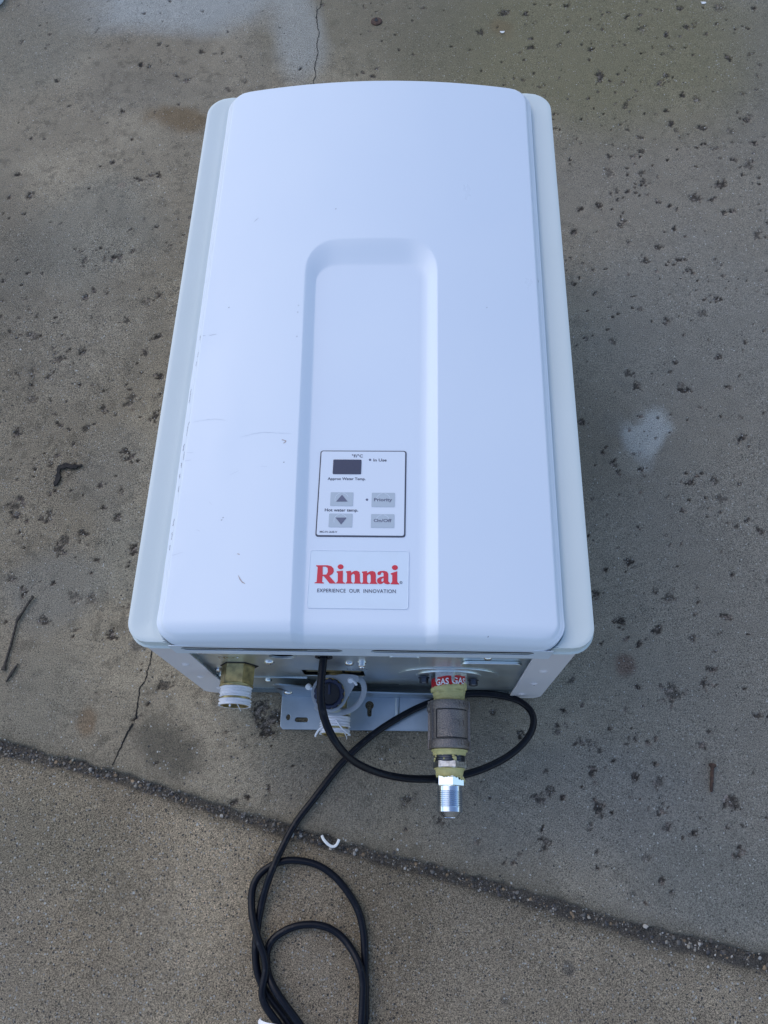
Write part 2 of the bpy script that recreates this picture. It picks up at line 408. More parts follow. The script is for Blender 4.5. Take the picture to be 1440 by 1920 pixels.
blend(blob(-0.3676, 0.693, .006, .005, 0, .5, .4, 90, 27), (0.346, 0.279, 0.216), .7)
blend(blob(0.02, -0.20, .05, .06, 0, 1.2, .3, 12, 28), (0.197, 0.151, 0.094), .5)
blend(blob(0.325, -0.165, .075, .04, -.2, 1.1, .3, 14, 29), (0.206, 0.200, 0.172), .6)
blend(blob(-0.33, -0.14, .10, .05, -.2, 1.1, .3, 14, 30), (0.226, 0.194, 0.132), .5)
blend(blob(-0.56, 0.55, .10, .16, 0, 1.2, .3, 9, 33), (0.192, 0.162, 0.120), .5)
rough_zone = np.clip(blob(-0.40, 0.40, .17, .26, 0, 1.0, .5, 10, 34) + lower + .35 * blob(.45, .1, .14, .3, 0, 1.0, .5, 10, 35), 0, 1)
edge = np.exp(-((Y - ju) / 0.008) ** 2) * (1 - joint) + np.exp(-((Y - jl) / 0.009) ** 2) * (1 - joint)
blend(edge * (0.75 + .5 * n2), (0.120, 0.101, 0.068), .55)      # damp dirt along the joint
blend(joint * (1 + .3 * n3), (0.072, 0.063, 0.053), .88)
for (sx, sy, sr, sd) in ((0.183, -0.236, .006, 1), (0.125, -0.262, .004, 2), (0.245, -0.175, .003, 3), (-.247, .052, .01, 4)):
    blend(blob(sx, sy, sr, sr, 0, .6, .4, 120, 36 + sd), (0.086, 0.079, 0.072), .6)

# pits: knocked-out pockets in the surface, dark with grime
pit = np.zeros_like(X)
nz = fbm(X, Y, 150, 101, 4, .85)
nz2 = fbm(X, Y, 420, 111, 2, .7)
allp = list(PITS)
prs = np.random.RandomState(5)
for k in range(3600):
    px, py = prs.uniform(-.66, .62), prs.uniform(-.22, 1.12)
    dens = 1.0 if (px < -.2 and .1 < py < .6) or px > .2 else .45
    if prs.rand() > dens or (prs.rand() < .55 and vnoise(np.array([px]), np.array([py]), 14, 77)[0] < .1): continue
    allp.append((px, py, prs.uniform(.0008, .0024) if prs.rand() < .88 else prs.uniform(.0025, .0045)))
for (px, py, pr) in allp:
    if py < np.interp(px, JX, JU) + .006: continue
    R = pr * 2.4
    i0, i1 = np.searchsorted(gx, (px - R, px + R)); j0, j1 = np.searchsorted(gy, (py - R, py + R))
    sl = (slice(i0, i1), slice(j0, j1))
    a = prs.uniform(0, 3.14); el = prs.uniform(.55, 1.0)
    dx, dy = X[sl] - px, Y[sl] - py
    u = (dx * math.cos(a) + dy * math.sin(a)); v = (-dx * math.sin(a) + dy * math.cos(a)) / el
    d = np.sqrt(u * u + v * v) / (pr * 1.02) + 1.9 * nz[sl] + .7 * nz2[sl]
    m = sm((1 - d) / .42 + .5) * prs.uniform(.5, 1.0)
    pit[sl] = np.maximum(pit[sl], m)
Z -= pit * (0.0022 + .0012 * nz2)
pc = np.array([0.046, 0.038, 0.032])
pcol = pc * (1 + .9 * nz2 + .9 * np.maximum(n4 - .1, 0) * 14)[..., None]
rim_ = 1.5 * np.clip(sm(pit / .35) * (1 - sm((pit - .35) / .3)), 0, 1) * np.maximum(nz2, 0)
C = C * (1 + 1.1 * rim_)[..., None]
m = (sm((pit - .15) / .7) * (.88 + .12 * nz))[..., None]
C = C * (1 - m) + pcol * m
# the heater stands here and keeps the slab dry; nothing to add there
C = np.clip(C, 0.01, .8)

def ground_material():
    m, nt, b = new_mat('weathered_concrete')
    N, Lk = nt.nodes, nt.links
    tc = N.new('ShaderNodeTexCoord')
    at = N.new('ShaderNodeAttribute'); at.attribute_name = 'tone'
    ar = N.new('ShaderNodeAttribute'); ar.attribute_name = 'grit'
    def noise(scale, det=2, rough=.6):
        n = N.new('ShaderNodeTexNoise'); n.inputs['Scale'].default_value = scale
        n.inputs['Detail'].default_value = det; n.inputs['Roughness'].default_value = rough
        Lk.new(tc.outputs['Object'], n.inputs['Vector']); return n
    def mathn(op, a, bb=None, c=None):
        n = N.new('ShaderNodeMath'); n.operation = op
        for i, v in enumerate((a, bb, c)):
            if v is None: continue
            if isinstance(v, (int, float)): n.inputs[i].default_value = v
            else: Lk.new(v, n.inputs[i])
        return n.outputs[0]
    f1 = noise(760, 3, .75); f2 = noise(1500, 1, .6); f3 = noise(60, 5, .75)
    # fine mottling: brightness x (1 +- grit)
    amp = mathn('MULTIPLY_ADD', ar.outputs['Fac'], 2.0, 2.2)
    s = mathn('SUBTRACT', f1.outputs[0], .5)
    s2 = mathn('SUBTRACT', f2.outputs[0], .5)
    s = mathn('MULTIPLY_ADD', s2, 1.0, s)
    s = mathn('MULTIPLY', s, amp)
    s = mathn('MAXIMUM', mathn('ADD', s, 1.0), .25)
    s3 = mathn('SUBTRACT', f3.outputs[0], .5)
    s = mathn('MULTIPLY_ADD', s3, .45, s)
    mul = N.new('ShaderNodeMix'); mul.data_type = 'RGBA'; mul.blend_type = 'MULTIPLY'; mul.inputs[0].default_value = 1
    comb = N.new('ShaderNodeCombineColor')
    for i in range(3): Lk.new(s, comb.inputs[i])
    Lk.new(at.outputs['Color'], mul.inputs[6]); Lk.new(comb.outputs[0], mul.inputs[7])
    col = mul.outputs[2]
    # sand grains and chips of stone showing in the surface
    def grains(scale, thr, keep, colour_dark, colour_light, base, amt_from_grit):
        v = N.new('ShaderNodeTexVoronoi'); v.inputs['Scale'].default_value = scale
        wv = noise(scale * 2.2, 1)
        mx = N.new('ShaderNodeVectorMath'); mx.operation = 'MULTIPLY_ADD'
        Lk.new(wv.outputs['Color'], mx.inputs[0]); mx.inputs[1].default_value = (0.0016, 0.0016, 0.0016)
        Lk.new(tc.outputs['Object'], mx.inputs[2]); Lk.new(mx.outputs[0], v.inputs['Vector'])
        sep = N.new('ShaderNodeSeparateColor'); Lk.new(v.outputs['Color'], sep.inputs[0])
        on = mathn('LESS_THAN', sep.outputs[0], mathn('MULTIPLY_ADD', ar.outputs['Fac'], amt_from_grit, keep))
        size = mathn('MULTIPLY_ADD', sep.outputs[2], thr * .7, thr * .45)
        near = mathn('LESS_THAN', v.outputs['Distance'], size)
        f = mathn('MULTIPLY', on, near)
        cr = N.new('ShaderNodeMix'); cr.data_type = 'RGBA'
        Lk.new(sep.outputs[1], cr.inputs[0]); cr.inputs[6].default_value = (*colour_dark, 1); cr.inputs[7].default_value = (*colour_light, 1)
        mm = N.new('ShaderNodeMix'); mm.data_type = 'RGBA'
        Lk.new(f, mm.inputs[0]); Lk.new(base, mm.inputs[6]); Lk.new(cr.outputs[2], mm.inputs[7])
        return mm.outputs[2], f
    col, g1 = grains(400, .34, .10, (0.26, 0.24, 0.21), (0.58, 0.57, 0.53), col, .20)
    col, g2 = grains(320, .30, .06, (0.05, 0.05, 0.05), (0.12, 0.10, 0.085), col, .20)
    col, g3 = grains(170, .17, .022, (0.38, 0.36, 0.33), (0.75, 0.74, 0.70), col, .05)
    Lk.new(col, b.inputs['Base Color'])
    b.inputs['Roughness'].default_value = .82
    b.inputs['Specular IOR Level'].default_value = .35
    bp = N.new('ShaderNodeBump'); bp.inputs['Distance'].default_value = .0013; bp.inputs['Strength'].default_value = .8
    h = mathn('MULTIPLY_ADD', f1.outputs[0], amp, mathn('MULTIPLY', f2.outputs[0], .4))
    Lk.new(h, bp.inputs['Height']); Lk.new(bp.outputs[0], b.inputs['Normal'])
    return m
M_GROUND = ground_material()

midj = (np.interp(X, JX, JU) + np.interp(X, JX, JL)) / 2
fy_up = np.interp(gx, JX, JU); fy_lo = np.interp(gx, JX, JL)
grit = np.clip(rough_zone * .8 + joint * .4 + pit * .6 + .12 + .35 * np.maximum(n2, 0), 0, 1)
idx = np.arange(NX * NY).reshape(NX, NY)
q = np.stack([idx[:-1, :-1], idx[1:, :-1], idx[1:, 1:], idx[:-1, 1:]], -1).reshape(-1, 4)
cx = (X[:-1, :-1] + X[1:, 1:]).ravel() / 2; cy = (Y[:-1, :-1] + Y[1:, 1:]).ravel() / 2
cu_, cl_ = np.interp(cx, JX, JU), np.interp(cx, JX, JL)
kind_f = np.where(cy > cu_, 0, np.where(cy < cl_, 1, 2))
VV = np.stack([X.ravel(), Y.ravel(), Z.ravel()], 1).astype(np.float32)
CC = np.concatenate([C.reshape(-1, 3), np.ones((NX * NY, 1))], 1).astype(np.float32)
GG = grit.ravel().astype(np.float32)
def ground_piece(name, k):
    f = q[kind_f == k]
    used, inv = np.unique(f, return_inverse=True)
    f = inv.reshape(f.shape)
    me = bpy.data.meshes.new(name)
    me.vertices.add(len(used)); me.vertices.foreach_set('co', VV[used].ravel())
    me.loops.add(f.size); me.loops.foreach_set('vertex_index', f.ravel().astype(np.int32))
    me.polygons.add(len(f)); me.polygons.foreach_set('loop_start', np.arange(0, f.size, 4, dtype=np.int32))
    me.update(calc_edges=True)
    a = me.attributes.new('tone', 'FLOAT_COLOR', 'POINT'); a.data.foreach_set('color', CC[used].ravel())
    g = me.attributes.new('grit', 'FLOAT', 'POINT'); g.data.foreach_set('value', GG[used])
    me.polygons.foreach_set('use_smooth', np.ones(len(f), dtype=bool))
    me.materials.append(M_GROUND); me.update()
    o = bpy.data.objects.new(name, me); COL.objects.link(o)
    return o
slab = tag(ground_piece('concrete_slab', 0), 'grey pitted concrete slab that the white heater lies on', kind='structure')
slab2 = tag(ground_piece('concrete_slab', 1), 'sandy brown-grey concrete slab below the joint, under the coiled cord', kind='structure')
jbed = tag(ground_piece('joint_bed', 2), 'dark damp gritty joint between the two concrete slabs', kind='structure')

def ground_z(x, y):
    i = int(np.clip(np.searchsorted(gx, x), 0, NX - 1)); j = int(np.clip(np.searchsorted(gy, y), 0, NY - 1))
    return float(Z[i, j])

# loose pebbles and grit lying in the joint
def pebbles():
    ico = bmesh.new(); bmesh.ops.create_icosphere(ico, subdivisions=1, radius=1.0)
    iv = np.array([v.co[:] for v in ico.verts]); ifc = np.array([[v.index for v in f.verts] for f in ico.faces]); ico.free()
    V, F, K = [], [], []
    r = np.random.RandomState(3); n = 0
    pal = np.array([(0.30, 0.27, 0.22), (0.17, 0.155, 0.135), (0.11, 0.095, 0.08), (0.25, 0.18, 0.11), (0.08, 0.075, 0.075), (0.46, 0.43, 0.38), (0.06, 0.052, 0.048)])
    for k in range(2600):
        x = r.uniform(-.62, .60)
        u, l = np.interp(x, JX, JU), np.interp(x, JX, JL)
        t = r.normal(.50, .27)
        y = l + (u - l) * t
        if not (-.25 < t < 1.15): continue
        s = r.uniform(.0004, .0010) if r.rand() < .86 else r.uniform(.001, .0022)
        sc = s * np.array([r.uniform(.8, 1.3), r.uniform(.7, 1.1), r.uniform(.5, .8)])
        P = iv * (1 + .22 * r.randn(len(iv), 1)) * sc
        a = r.uniform(0, 6.28); ca, sa = math.cos(a), math.sin(a)
        P = P @ np.array([[ca, sa, 0], [-sa, ca, 0], [0, 0, 1]])
        V.append(P + np.array([x, y, ground_z(x, y) + s * .3])); F.append(ifc + n); n += len(iv)
        K.append(np.repeat(pal[r.choice(7, p=[.12, .18, .22, .14, .16, .05, .13])][None] * r.uniform(.7, 1.15), len(iv), 0))
    V, F, K = np.concatenate(V), np.concatenate(F), np.concatenate(K)
    m, nt, b = new_mat('joint_pebbles'); b.inputs['Roughness'].default_value = .7
    at = nt.nodes.new('ShaderNodeAttribute'); at.attribute_name = 'tone'
    nt.links.new(at.outputs['Color'], b.inputs['Base Color'])
    o = from_np('pebbles', V, F, m, None, True, 60)
    a = o.data.attributes.new('tone', 'FLOAT_COLOR', 'POINT')
    a.data.foreach_set('color', np.concatenate([K, np.ones((len(K), 1))], 1).astype(np.float32).ravel())
    tag(o, 'tiny mixed pebbles and grit lying in the slab joint', kind='stuff')
pebbles()

# cracks: dark ribbons laid on the slab for their inner shade
def ribbon(name, pts, wfun, z_off, mt, parent, jitter=.0006, seed=1, step=.002):
    r = random.Random(seed)
    P = catmull([(p[0], p[1], 0) for p in pts], step)
    V, F = [], []
    for i, p in enumerate(P):
        t = (P[min(i + 1, len(P) - 1)] - P[max(i - 1, 0)]).normalized(); nrm = Vector((-t.y, t.x, 0))
        c = p + nrm * r.uniform(-jitter, jitter)
        w = wfun(i / (len(P) - 1)) * r.uniform(.6, 1.4)
        for s in (-1, 1):
            q_ = c + nrm * w * s * .5
            V.append((q_.x, q_.y, ground_z(q_.x, q_.y) + z_off))
    for i in range(len(P) - 1): F.append((2 * i, 2 * i + 1, 2 * i + 3, 2 * i + 2))
    return from_np(name, V, F, mt, parent, False)
ribbon('crack', [(-0.1106, 1.18), (-0.1106, 1.0717), (-0.1121, 1.053), (-0.1166, 1.0445), (-0.1138, 1.0103), (-0.1105, 0.9958), (-0.1122, 0.9686), (-0.1095, 0.951), (-0.1127, 0.9224), (-0.1101, 0.9053), (-0.1123, 0.8886), (-0.114, .82), (-.118, .70)],
       lambda t: .0011, .0003, M_CRACK, slab, seed=4)
ribbon('crack', [(-0.1166, 1.0445), (-0.1172, 1.060)], lambda t: .0009 * (1 - t) + .0002, .0003, M_CRACK, slab, seed=8)
ribbon('crack', [(-0.190, 0.12), (-0.215, 0.07), (-0.2314, 0.0455), (-0.2329, 0.0358), (-0.233, 0.0291), (-0.2354, 0.0218), (-0.2344, 0.0152), (-0.2399, 0.003), (-0.2399, -0.0122), (-0.2401, -0.0256), (-0.2443, -0.0378), (-0.2475, -0.0452), (-0.2523, -0.0597), (-0.2567, -0.0726)],
       lambda t: .0011 + .0008 * math.exp(-((t - .8) / .08) ** 2), .0003, M_CRACK, slab, seed=5)

# ------------------------------------------------------------------ the water heater
heater = empty('water_heater', (0, 0.29, 0))
tag(heater, 'white tankless gas water heater lying on its back on the concrete', 'water heater')

def hf_panel(name, y0, y1, rb, rt, hwL, hwR, zfun, tcols, yrows, skirt, mt, parent, sharp=30):
    """sheet-metal panel: a height field over a rounded rectangle, with a turned-down edge.
    skirt: list of (outset, z or z-function)"""
    rows = []
    for y in yrows:
        r = None; d = 0
        if y - y0 < rb: r = rb; d = rb - (y - y0)
        elif y1 - y < rt: r = rt; d = rt - (y1 - y)
        ins = 0 if r is None else r - math.sqrt(max(r * r - d * d, 0))
        L, R = hwL(y) + ins, hwR(y) - ins
        rows.append([(L + (R - L) * t, y) for t in tcols])
    A = np.array(rows)
    nr, nc = A.shape[:2]
    Zz = zfun(A[..., 0], A[..., 1])
    V = np.concatenate([A, Zz[..., None]], -1).reshape(-1, 3).tolist()
    F = []
    for i in range(nr - 1):
        for j in range(nc - 1):
            a = i * nc + j
            F.append((a, a + 1, a + nc + 1, a + nc))
    loop = [j for j in range(nc)] + [i * nc + nc - 1 for i in range(1, nr)] + [(nr - 1) * nc + j for j in range(nc - 2, -1, -1)] + [i * nc for i in range(nr - 2, 0, -1)]
    P = np.array([V[k] for k in loop]); n = len(loop)
    T = np.roll(P, -1, 0)[:, :2] - np.roll(P, 1, 0)[:, :2]
    Nn = np.stack([T[:, 1], -T[:, 0]], 1); Nn /= np.maximum(np.linalg.norm(Nn, axis=1, keepdims=True), 1e-9)
    prev = loop
    for (off, z) in skirt:
        base = len(V)
        for k in range(n):
            zz = z(P[k, 0], P[k, 1], P[k, 2]) if callable(z) else z
            V.append((P[k, 0] + Nn[k, 0] * off, P[k, 1] + Nn[k, 1] * off, zz))
        cur = list(range(base, base + n))
        for k in range(n):
            kk = (k + 1) % n
            F.append((prev[k], cur[k], cur[kk], prev[kk]))
        prev = cur
    return from_np(name, V, F, mt, parent, True, sharp)

def dense(a, b, n, extra=()):
    L = list(np.linspace(a, b, n))
    for (c, w, k) in extra: L += list(np.linspace(c - w, c + w, k))
    return sorted(set(round(min(max(v, a), b), 6) for v in L))

def sdf_rr(x, y, xl, xr, y0, y1, rb, rt):
    """inside distance to the edge of a rounded rectangle"""
    cx = (xl + xr) / 2; hx = (xr - xl) / 2
    r = np.where(y < (y0 + y1) / 2, rb, rt)
    qx = np.abs(x - cx) - (hx - r); qy = np.abs(y - (y0 + y1) / 2) - ((y1 - y0) / 2 - r)
    out = np.hypot(np.maximum(qx, 0), np.maximum(qy, 0)) + np.minimum(np.maximum(qx, qy), 0) - r
    return -out

# --- casing: side walls and back as a folded U, open at the bottom face
CW, ZB, ZT = 0.1684, 0.004, 0.2050
def casing_body():
    sec = [(-CW, ZT)]
    for i in range(9):
        a = math.radians(180 + 90 * i / 8); sec.append((-CW + .013 + .013 * math.cos(a), ZB + .013 + .013 * math.sin(a)))
    for i in range(9):
        a = math.radians(270 + 90 * i / 8); sec.append((CW - .013 + .013 * math.cos(a), ZB + .013 + .013 * math.sin(a)))
    sec.append((CW, ZT))
    ys = [0.0012, 0.3, 0.583]
    V = [(x, y, z) for y in ys for (x, z) in sec]; n = len(sec); F = []
    for k in range(2):
        for i in range(n - 1): F.append((k * n + i, k * n + i + 1, (k + 1) * n + i + 1, (k + 1) * n + i))
    F.append(tuple(2 * n + i for i in range(n)))           # far end wall
    return from_np('casing', V, F, M_CASE, heater, True, 30)
casing = casing_body()

# front rim of the casing that frames the cover
def xr_c(y): return 0.1562 + 0.0018 * y / .588
def xl_c(y): return -0.1548 - 0.0006 * y / .588
def z_rim(x, y):
    xl, xr = -0.1548, 0.1574
    d = np.minimum(np.abs(x - xl), np.abs(x - xr))
    outside = (x < xl) | (x > xr)
    e = sdf_rr(x, y, -.18, .18, 0, .590, .017, .024)
    z = 0.2181 - 0.0006 * sm(1 - e / .002) - 0.0012 * sm(e / .02)
    side = np.maximum(-sdf_rr(x, y, xl_c(y), xr_c(y), -0.0020, 0.5850, .019, .021), 0)
    z = z - (0.0010 * sm(1 - side / .007) + 0.006 * sm(1 - side / .0016)) * sm((.584 - y) / .008)
    return z
tc_ = dense(0, 1, 9, ((.0, .03, 14), (.07, .045, 44), (.93, .045, 44), (1., .03, 14)))
yr_ = dense(0, .590, 20, ((0, .018, 22), (.590, .025, 18)))
rim = hf_panel('front_rim', 0.0, 0.590, .017, .024, lambda y: -.18, lambda y: .18, z_rim, tc_, yr_,
               [(.0002, lambda x, y, z: z - .0006), (0.0002, .2085), (.0006, .2068), (.0019, .2060), (.0021, .2054), (.0012, .2048), (-.006, .2045)], M_CASE, casing)

# bottom face: painted strips left and right with a band above, one folded sheet
def bottom_frame():
    o = [(-CW, .2046)]
    for i in range(9):
        a = math.radians(180 + 90 * i / 8); o.append((-CW + .013 + .013 * math.cos(a), ZB + .013 + .013 * math.sin(a)))
    o += [(-.1407, ZB), (-.1407, .1918), (.1380, .1918), (.1380, ZB)]
    for i in range(9):
        a = math.radians(270 + 90 * i / 8); o.append((CW - .013 + .013 * math.cos(a), ZB + .013 + .013 * math.sin(a)))
    o.append((CW, .2046))
    f = plate('bottom_frame', [o], .0012, M_STRIP, casing, .0003, front_at(.0012))
    return f
bframe = bottom_frame()
def bump_on(x, z, rx, rz, h, par, mt, name='dimple'):
    V = [(x, -h, z)]; F = []
    n = 20
    for k, (s, hh) in enumerate(((.35, .92), (.65, .55), (.88, .14), (1.0, -.1))):
        for i in range(n):
            a = 2 * math.pi * i / n
            V.append((x + rx * s * math.cos(a), -h * hh, z + rz * s * math.sin(a)))
    for i in range(n): F.append((0, 1 + i, 1 + (i + 1) % n))
    for k in range(3):
        for i in range(n):
            a, b = 1 + k * n + i, 1 + k * n + (i + 1) % n
            F.append((a, a + n, b + n, b))
    return from_np(name, V, F, mt, par, True, 80)
for x, z in ((-.1540, .138), (-.1540, .085), (-.1490, .030), (.1535, .133), (.1525, .079), (.1480, .027)):
    bump_on(x, z, .0042, .0042, .0016, bframe, M_STRIP)
lathe('screw_hole', [(0, .0011), (.0002, .0011)], 12, M_DARK, bframe, (.1530, -.0011, .0765))

# vent band under the cover edge, with its two long slots
def slot(x0, x1, zc, h): return rrect(x0, x1, zc - h / 2, zc + h / 2, h / 2 - 1e-5, 5)
vb = plate('vent_band', [rrect(-.1465, .1485, .1921, .2172, .0012, 2), slot(-.1385, -.0118, .2078, .0100)[::-1], slot(.0100, .1350, .2083, .0100)[::-1]],
           .0005, M_WHITE, casing, 0, front_at(-.0021))
plate('slot_shade_backing', [rrect(-.145, .147, .1990, .2150, .0005, 2)], .0008, M_DARK, vb, 0, front_at(-.0011))  # dark sheet close behind the slots, put in for their inner shade
plate('band_return', [rrect(-.1407, .1380, .0002, .0026, .0001, 1)], .0006, M_WHITE, vb, 0, Matrix(((1, 0, 0, 0), (0, -1, 0, .0002), (0, 0, 1, .1916), (0, 0, 0, 1))))
plate('slot_shade_backing', [rrect(-.090, -.040, .2040, .2075, .0005, 2)], .00015, M_GALVDARK, vb, 0, front_at(-.0019))  # galvanised piece seen in the left slot, colour darkened

# --- front cover
def crown(x, y=0): return 0.2408 + 0.0026 * y / .58 - (0.0112 + 0.0026 * y / .58) * (x / 0.155) ** 2
def g_left(y): return -0.0488 - 0.0290 * np.clip(y, 0, .36)
def groove(x, y):
    xL, xR, yT = g_left(y), 0.0612, 0.3745
    sl, st, r = 0.0092, 0.0240, 0.020
    x0, x1, y1 = xL + sl + r, xR - sl - r, yT - st - r
    qx = np.maximum(np.maximum(x0 - x, x - x1), 0); qy = np.maximum(y - y1, 0)
    d = np.hypot(qx, qy); s2 = np.where(d > 1e-9, (qy / np.maximum(d, 1e-9)) ** 2, 0)
    width = sl + (st - sl) * s2
    t = (d - r) / width
    t = np.clip(t, 0, 1)
    prof = np.clip((t - .0) / 1.0, 0, 1)
    prof = .8 * prof + .2 * sm(prof)
    return 1 - prof
def z_cover(x, y):
    xl, xr = xl_c(y), xr_c(y)
    d = sdf_rr(x, y, xl, xr, -0.0020, 0.5850, .019, .021)
    gr = groove(x, y); z = crown(x, y) - gr * (crown(x, y) - 0.2343)
    # rolled side and top edges, softer roll along the bottom
    fade = np.where(y > .03, 1, sm(y / .03) * .6 + .4)
    t = np.clip((.0066 - d) / .0034, 0, 1)
    z = z - (.0034 * t * t * (1.6 - .6 * t) + .0012 * np.clip(1 - d / .0032, 0, 1) + .0009 * sm((.0018 - d) / .0005)) * fade
    yb = np.clip(1 - (y + .002) / .016, 0, 1)
    z = z - .0125 * (1 - np.sqrt(np.clip(1 - yb ** 2, 0, 1)))
    # shallow dents in the left side
    z = z - .0011 * np.exp(-((x + .150) / .022) ** 2 - ((y - .255) / .018) ** 2) - .0007 * np.exp(-((x + .140) / .03) ** 2 - ((y - .31) / .03) ** 2)
    z = z + .0003 * np.sin(y * 11 + 1) * np.cos(x * 13) * (1 - gr)
    return z
ex = ((0., .025, 26), (1., .025, 26), (.345, .03, 26), (.70, .03, 26), (.315, .03, 22))
tcc = dense(0, 1, 60, ex)
ycc = dense(-.002, .5850, 90, ((-.002, .021, 44), (.5850, .022, 30), (.36, .03, 40)))
cover = hf_panel('front_cover', -.002, .5850, .019, .021, xl_c, xr_c, z_cover, tcc, ycc,
                 [(.0004, lambda x, y, z: min(z - .0006, .2245) if y > .03 else max(z - .0008, .2170)),
                  (.0004, lambda x, y, z: .2185 if y > .02 else .2168), (.0005, lambda x, y, z: .2180 if y > .02 else .2166),
                  (.0005, lambda x, y, z: .2085 + .0080 * max(0, 1 - (y + .002) / .004)), (-.002, lambda x, y, z: .2080 + .0080 * max(0, 1 - (y + .002) / .004))], M_WHITE, heater, 40)

def zc1(x, y): return float(z_cover(np.array([x]), np.array([y]))[0])
def mark(name, pts, w, step=.002, taper=True, jit=.0002):
    P = catmull([(p[0], p[1], 0) for p in pts], step); V = []; F = []
    for i, p in enumerate(P):
        t = (P[min(i + 1, len(P) - 1)] - P[max(i - 1, 0)]).normalized(); nrm = Vector((-t.y, t.x, 0))
        ww = w * (.35 + .65 * math.sin(math.pi * (i + .5) / len(P)) if taper else 1) * rnd.uniform(.6, 1.4)
        c = p + nrm * rnd.uniform(-jit, jit)
        for s in (-1, 1):
            q_ = c + nrm * ww * s / 2; V.append((q_.x, q_.y, zc1(q_.x, q_.y) + .00012))
    for i in range(len(P) - 1): F.append((2 * i, 2 * i + 1, 2 * i + 3, 2 * i + 2))
    return V, F
def marks(name, lst, mt):
    for a in lst:
        v, f = mark(name, *a)
        from_np(name, v, f, mt, cover, False)
SC1 = [[(-0.146, 0.1865), (-0.1378, 0.1875), (-0.1302, 0.1878), (-0.1224, 0.1876), (-0.1171, 0.1859)], [(-0.1027, 0.169), (-0.0929, 0.1716), (-0.0829, 0.1728), (-0.0714, 0.1717), (-0.06, 0.1709)],
       [(-0.0827, 0.1412), (-0.0775, 0.141)], [(-0.1228, 0.1113), (-0.1203, 0.1087)], [(-0.1081, 0.1346), (-0.101, 0.1381)], [(-0.131, 0.0875), (-0.1278, 0.0859)], [(-0.1505, 0.0657), (-0.1395, 0.0689)],
       [(-0.1482, 0.1575), (-0.1418, 0.157)], [(-0.1485, 0.1499), (-0.1429, 0.1502)]]
SC2 = [[(-0.15, 0.2747), (-0.1453, 0.2754)], [(-0.1419, 0.275), (-0.1350, 0.2755)], [(-0.108, 0.4057), (-0.1117, 0.4012)], [(0.1531, 0.3383), (0.1534, 0.3347)]]
CH = [[(-0.1509, 0.2773), (-0.1509, 0.2728)], [(-0.1512, 0.2597), (-0.1513, 0.2549)], [(-0.1515, 0.2502), (-0.1517, 0.2455)], [(-0.1534, 0.2223), (-0.1535, 0.2148), (-0.1534, 0.2088)], [(-0.1495, 0.1873), (-0.1506, 0.1837), (-0.1506, 0.1786), (-0.1512, 0.1747)],
      [(-0.1521, 0.1678), (-0.1526, 0.1635), (-0.1526, 0.1614)], [(-0.1508, 0.1593), (-0.1507, 0.1536), (-0.1508, 0.1515)], [(-0.1524, 0.1501), (-0.152, 0.1453)], [(-0.1527, 0.1397), (-0.1524, 0.1356)], [(-0.1516, 0.1281), (-0.1514, 0.1226)],
      [(-0.1521, 0.0993), (-0.1522, 0.0928)], [(-0.152, 0.0876), (-0.1519, 0.0811)], [(-0.1522, 0.0766), (-0.1521, 0.0722)]]
DT = [(-0.1097, 0.0967), (-0.1107, 0.0946), (-0.1266, 0.3034), (-0.0638, 0.1441), (-0.0623, 0.3002), (-0.0625, 0.2928), (-0.0615, 0.267), (-.034, .41), (.098, .0035), (.105, .30)]
marks('scratch', [(p, .0003) for p in SC1], M_SCUFF)
marks('scratch', [(p, .0004) for p in SC2], M_CHIP)
marks('paint_chip', [(p, .0007, .0008, False, .0003) for p in CH], M_CHIP)
marks('paint_chip', [([(x - .0004, y), (x + .0004, y + .0007)], .0008, .0005, False, .0001) for x, y in DT], M_CHIP)
marks('scuff_mark', [([(-0.0923, 0.0484), (-0.0901, 0.0442), (-0.0863, 0.0412)], .0009, .001), ([(-0.0672, 0.1653), (-0.0639, 0.1639), (-0.0656, 0.1618)], .0010, .0008), ([(-.0950, .0660), (-.0930, .0652)], .0010, .0008)], M_BROWN)


# --- control panel
ZP = 0.2350
ZN = 0.2347
def at_top(z): return up_at(z)
bez = plate('control_panel', [rrect(-.0352, .0357, .0818, .1580, .0022, 4)], .0030, M_PANELEDGE, heater, .0003, up_at(ZP - .0032))
bez['label'] = 'square control panel with dark outline'
face = plate('panel_face', [rrect(-.0342, .0346, .0830, .1571, .0016, 4)], .0012, M_PANEL, bez, .0002, up_at(ZP - .0012))
ZF = ZP + .00002
plate('display_window', [rrect(-.0241, -.0010, .1362, .1494, .0007, 3)], .0003, M_WINDOW, bez, 0, up_at(ZF))
def button(x0, x1, y0, y1):
    o = plate('button', [rrect(x0, x1, y0, y1, .0005, 2)], .0002, M_BUTTON, bez, 0, up_at(ZF))
    cx, cy = (x0 + x1) / 2, (y0 + y1) / 2
    R_ = min(x1 - x0, y1 - y0) * .47
    # two lighter arcs of the round switch dome showing through the film
    for a0, a1 in ((100, 200), (20, 80)):
        n = 12; V = []; F = []
        for i in range(n + 1):
            a = math.radians(a0 + (a1 - a0) * i / n)
            for r in (R_, R_ - .00045): V.append((cx + r * math.cos(a), cy + r * math.sin(a), ZF + .00026))
        for i in range(n): F.append((2 * i, 2 * i + 1, 2 * i + 3, 2 * i + 2))
        V0 = V
        arcs.append((V0, F))
    return o
arcs = []
button(-.0248, -.0065, .1080, .1200); button(-.0251, -.0064, .0897, .1014)
button(.0083, .0269, .1074, .1198); button(.0083, .0268, .0895, .1012)
for v, f in arcs: from_np('button_ring', v, f, M_BUTTONRING, bez, False)
ZI = ZF + .0003
plate('arrow_mark', [[(-.0200, .1118), (-.0109, .1119), (-.0156, .1178)]], .0001, M_GREYINK, bez, 0, up_at(ZI))
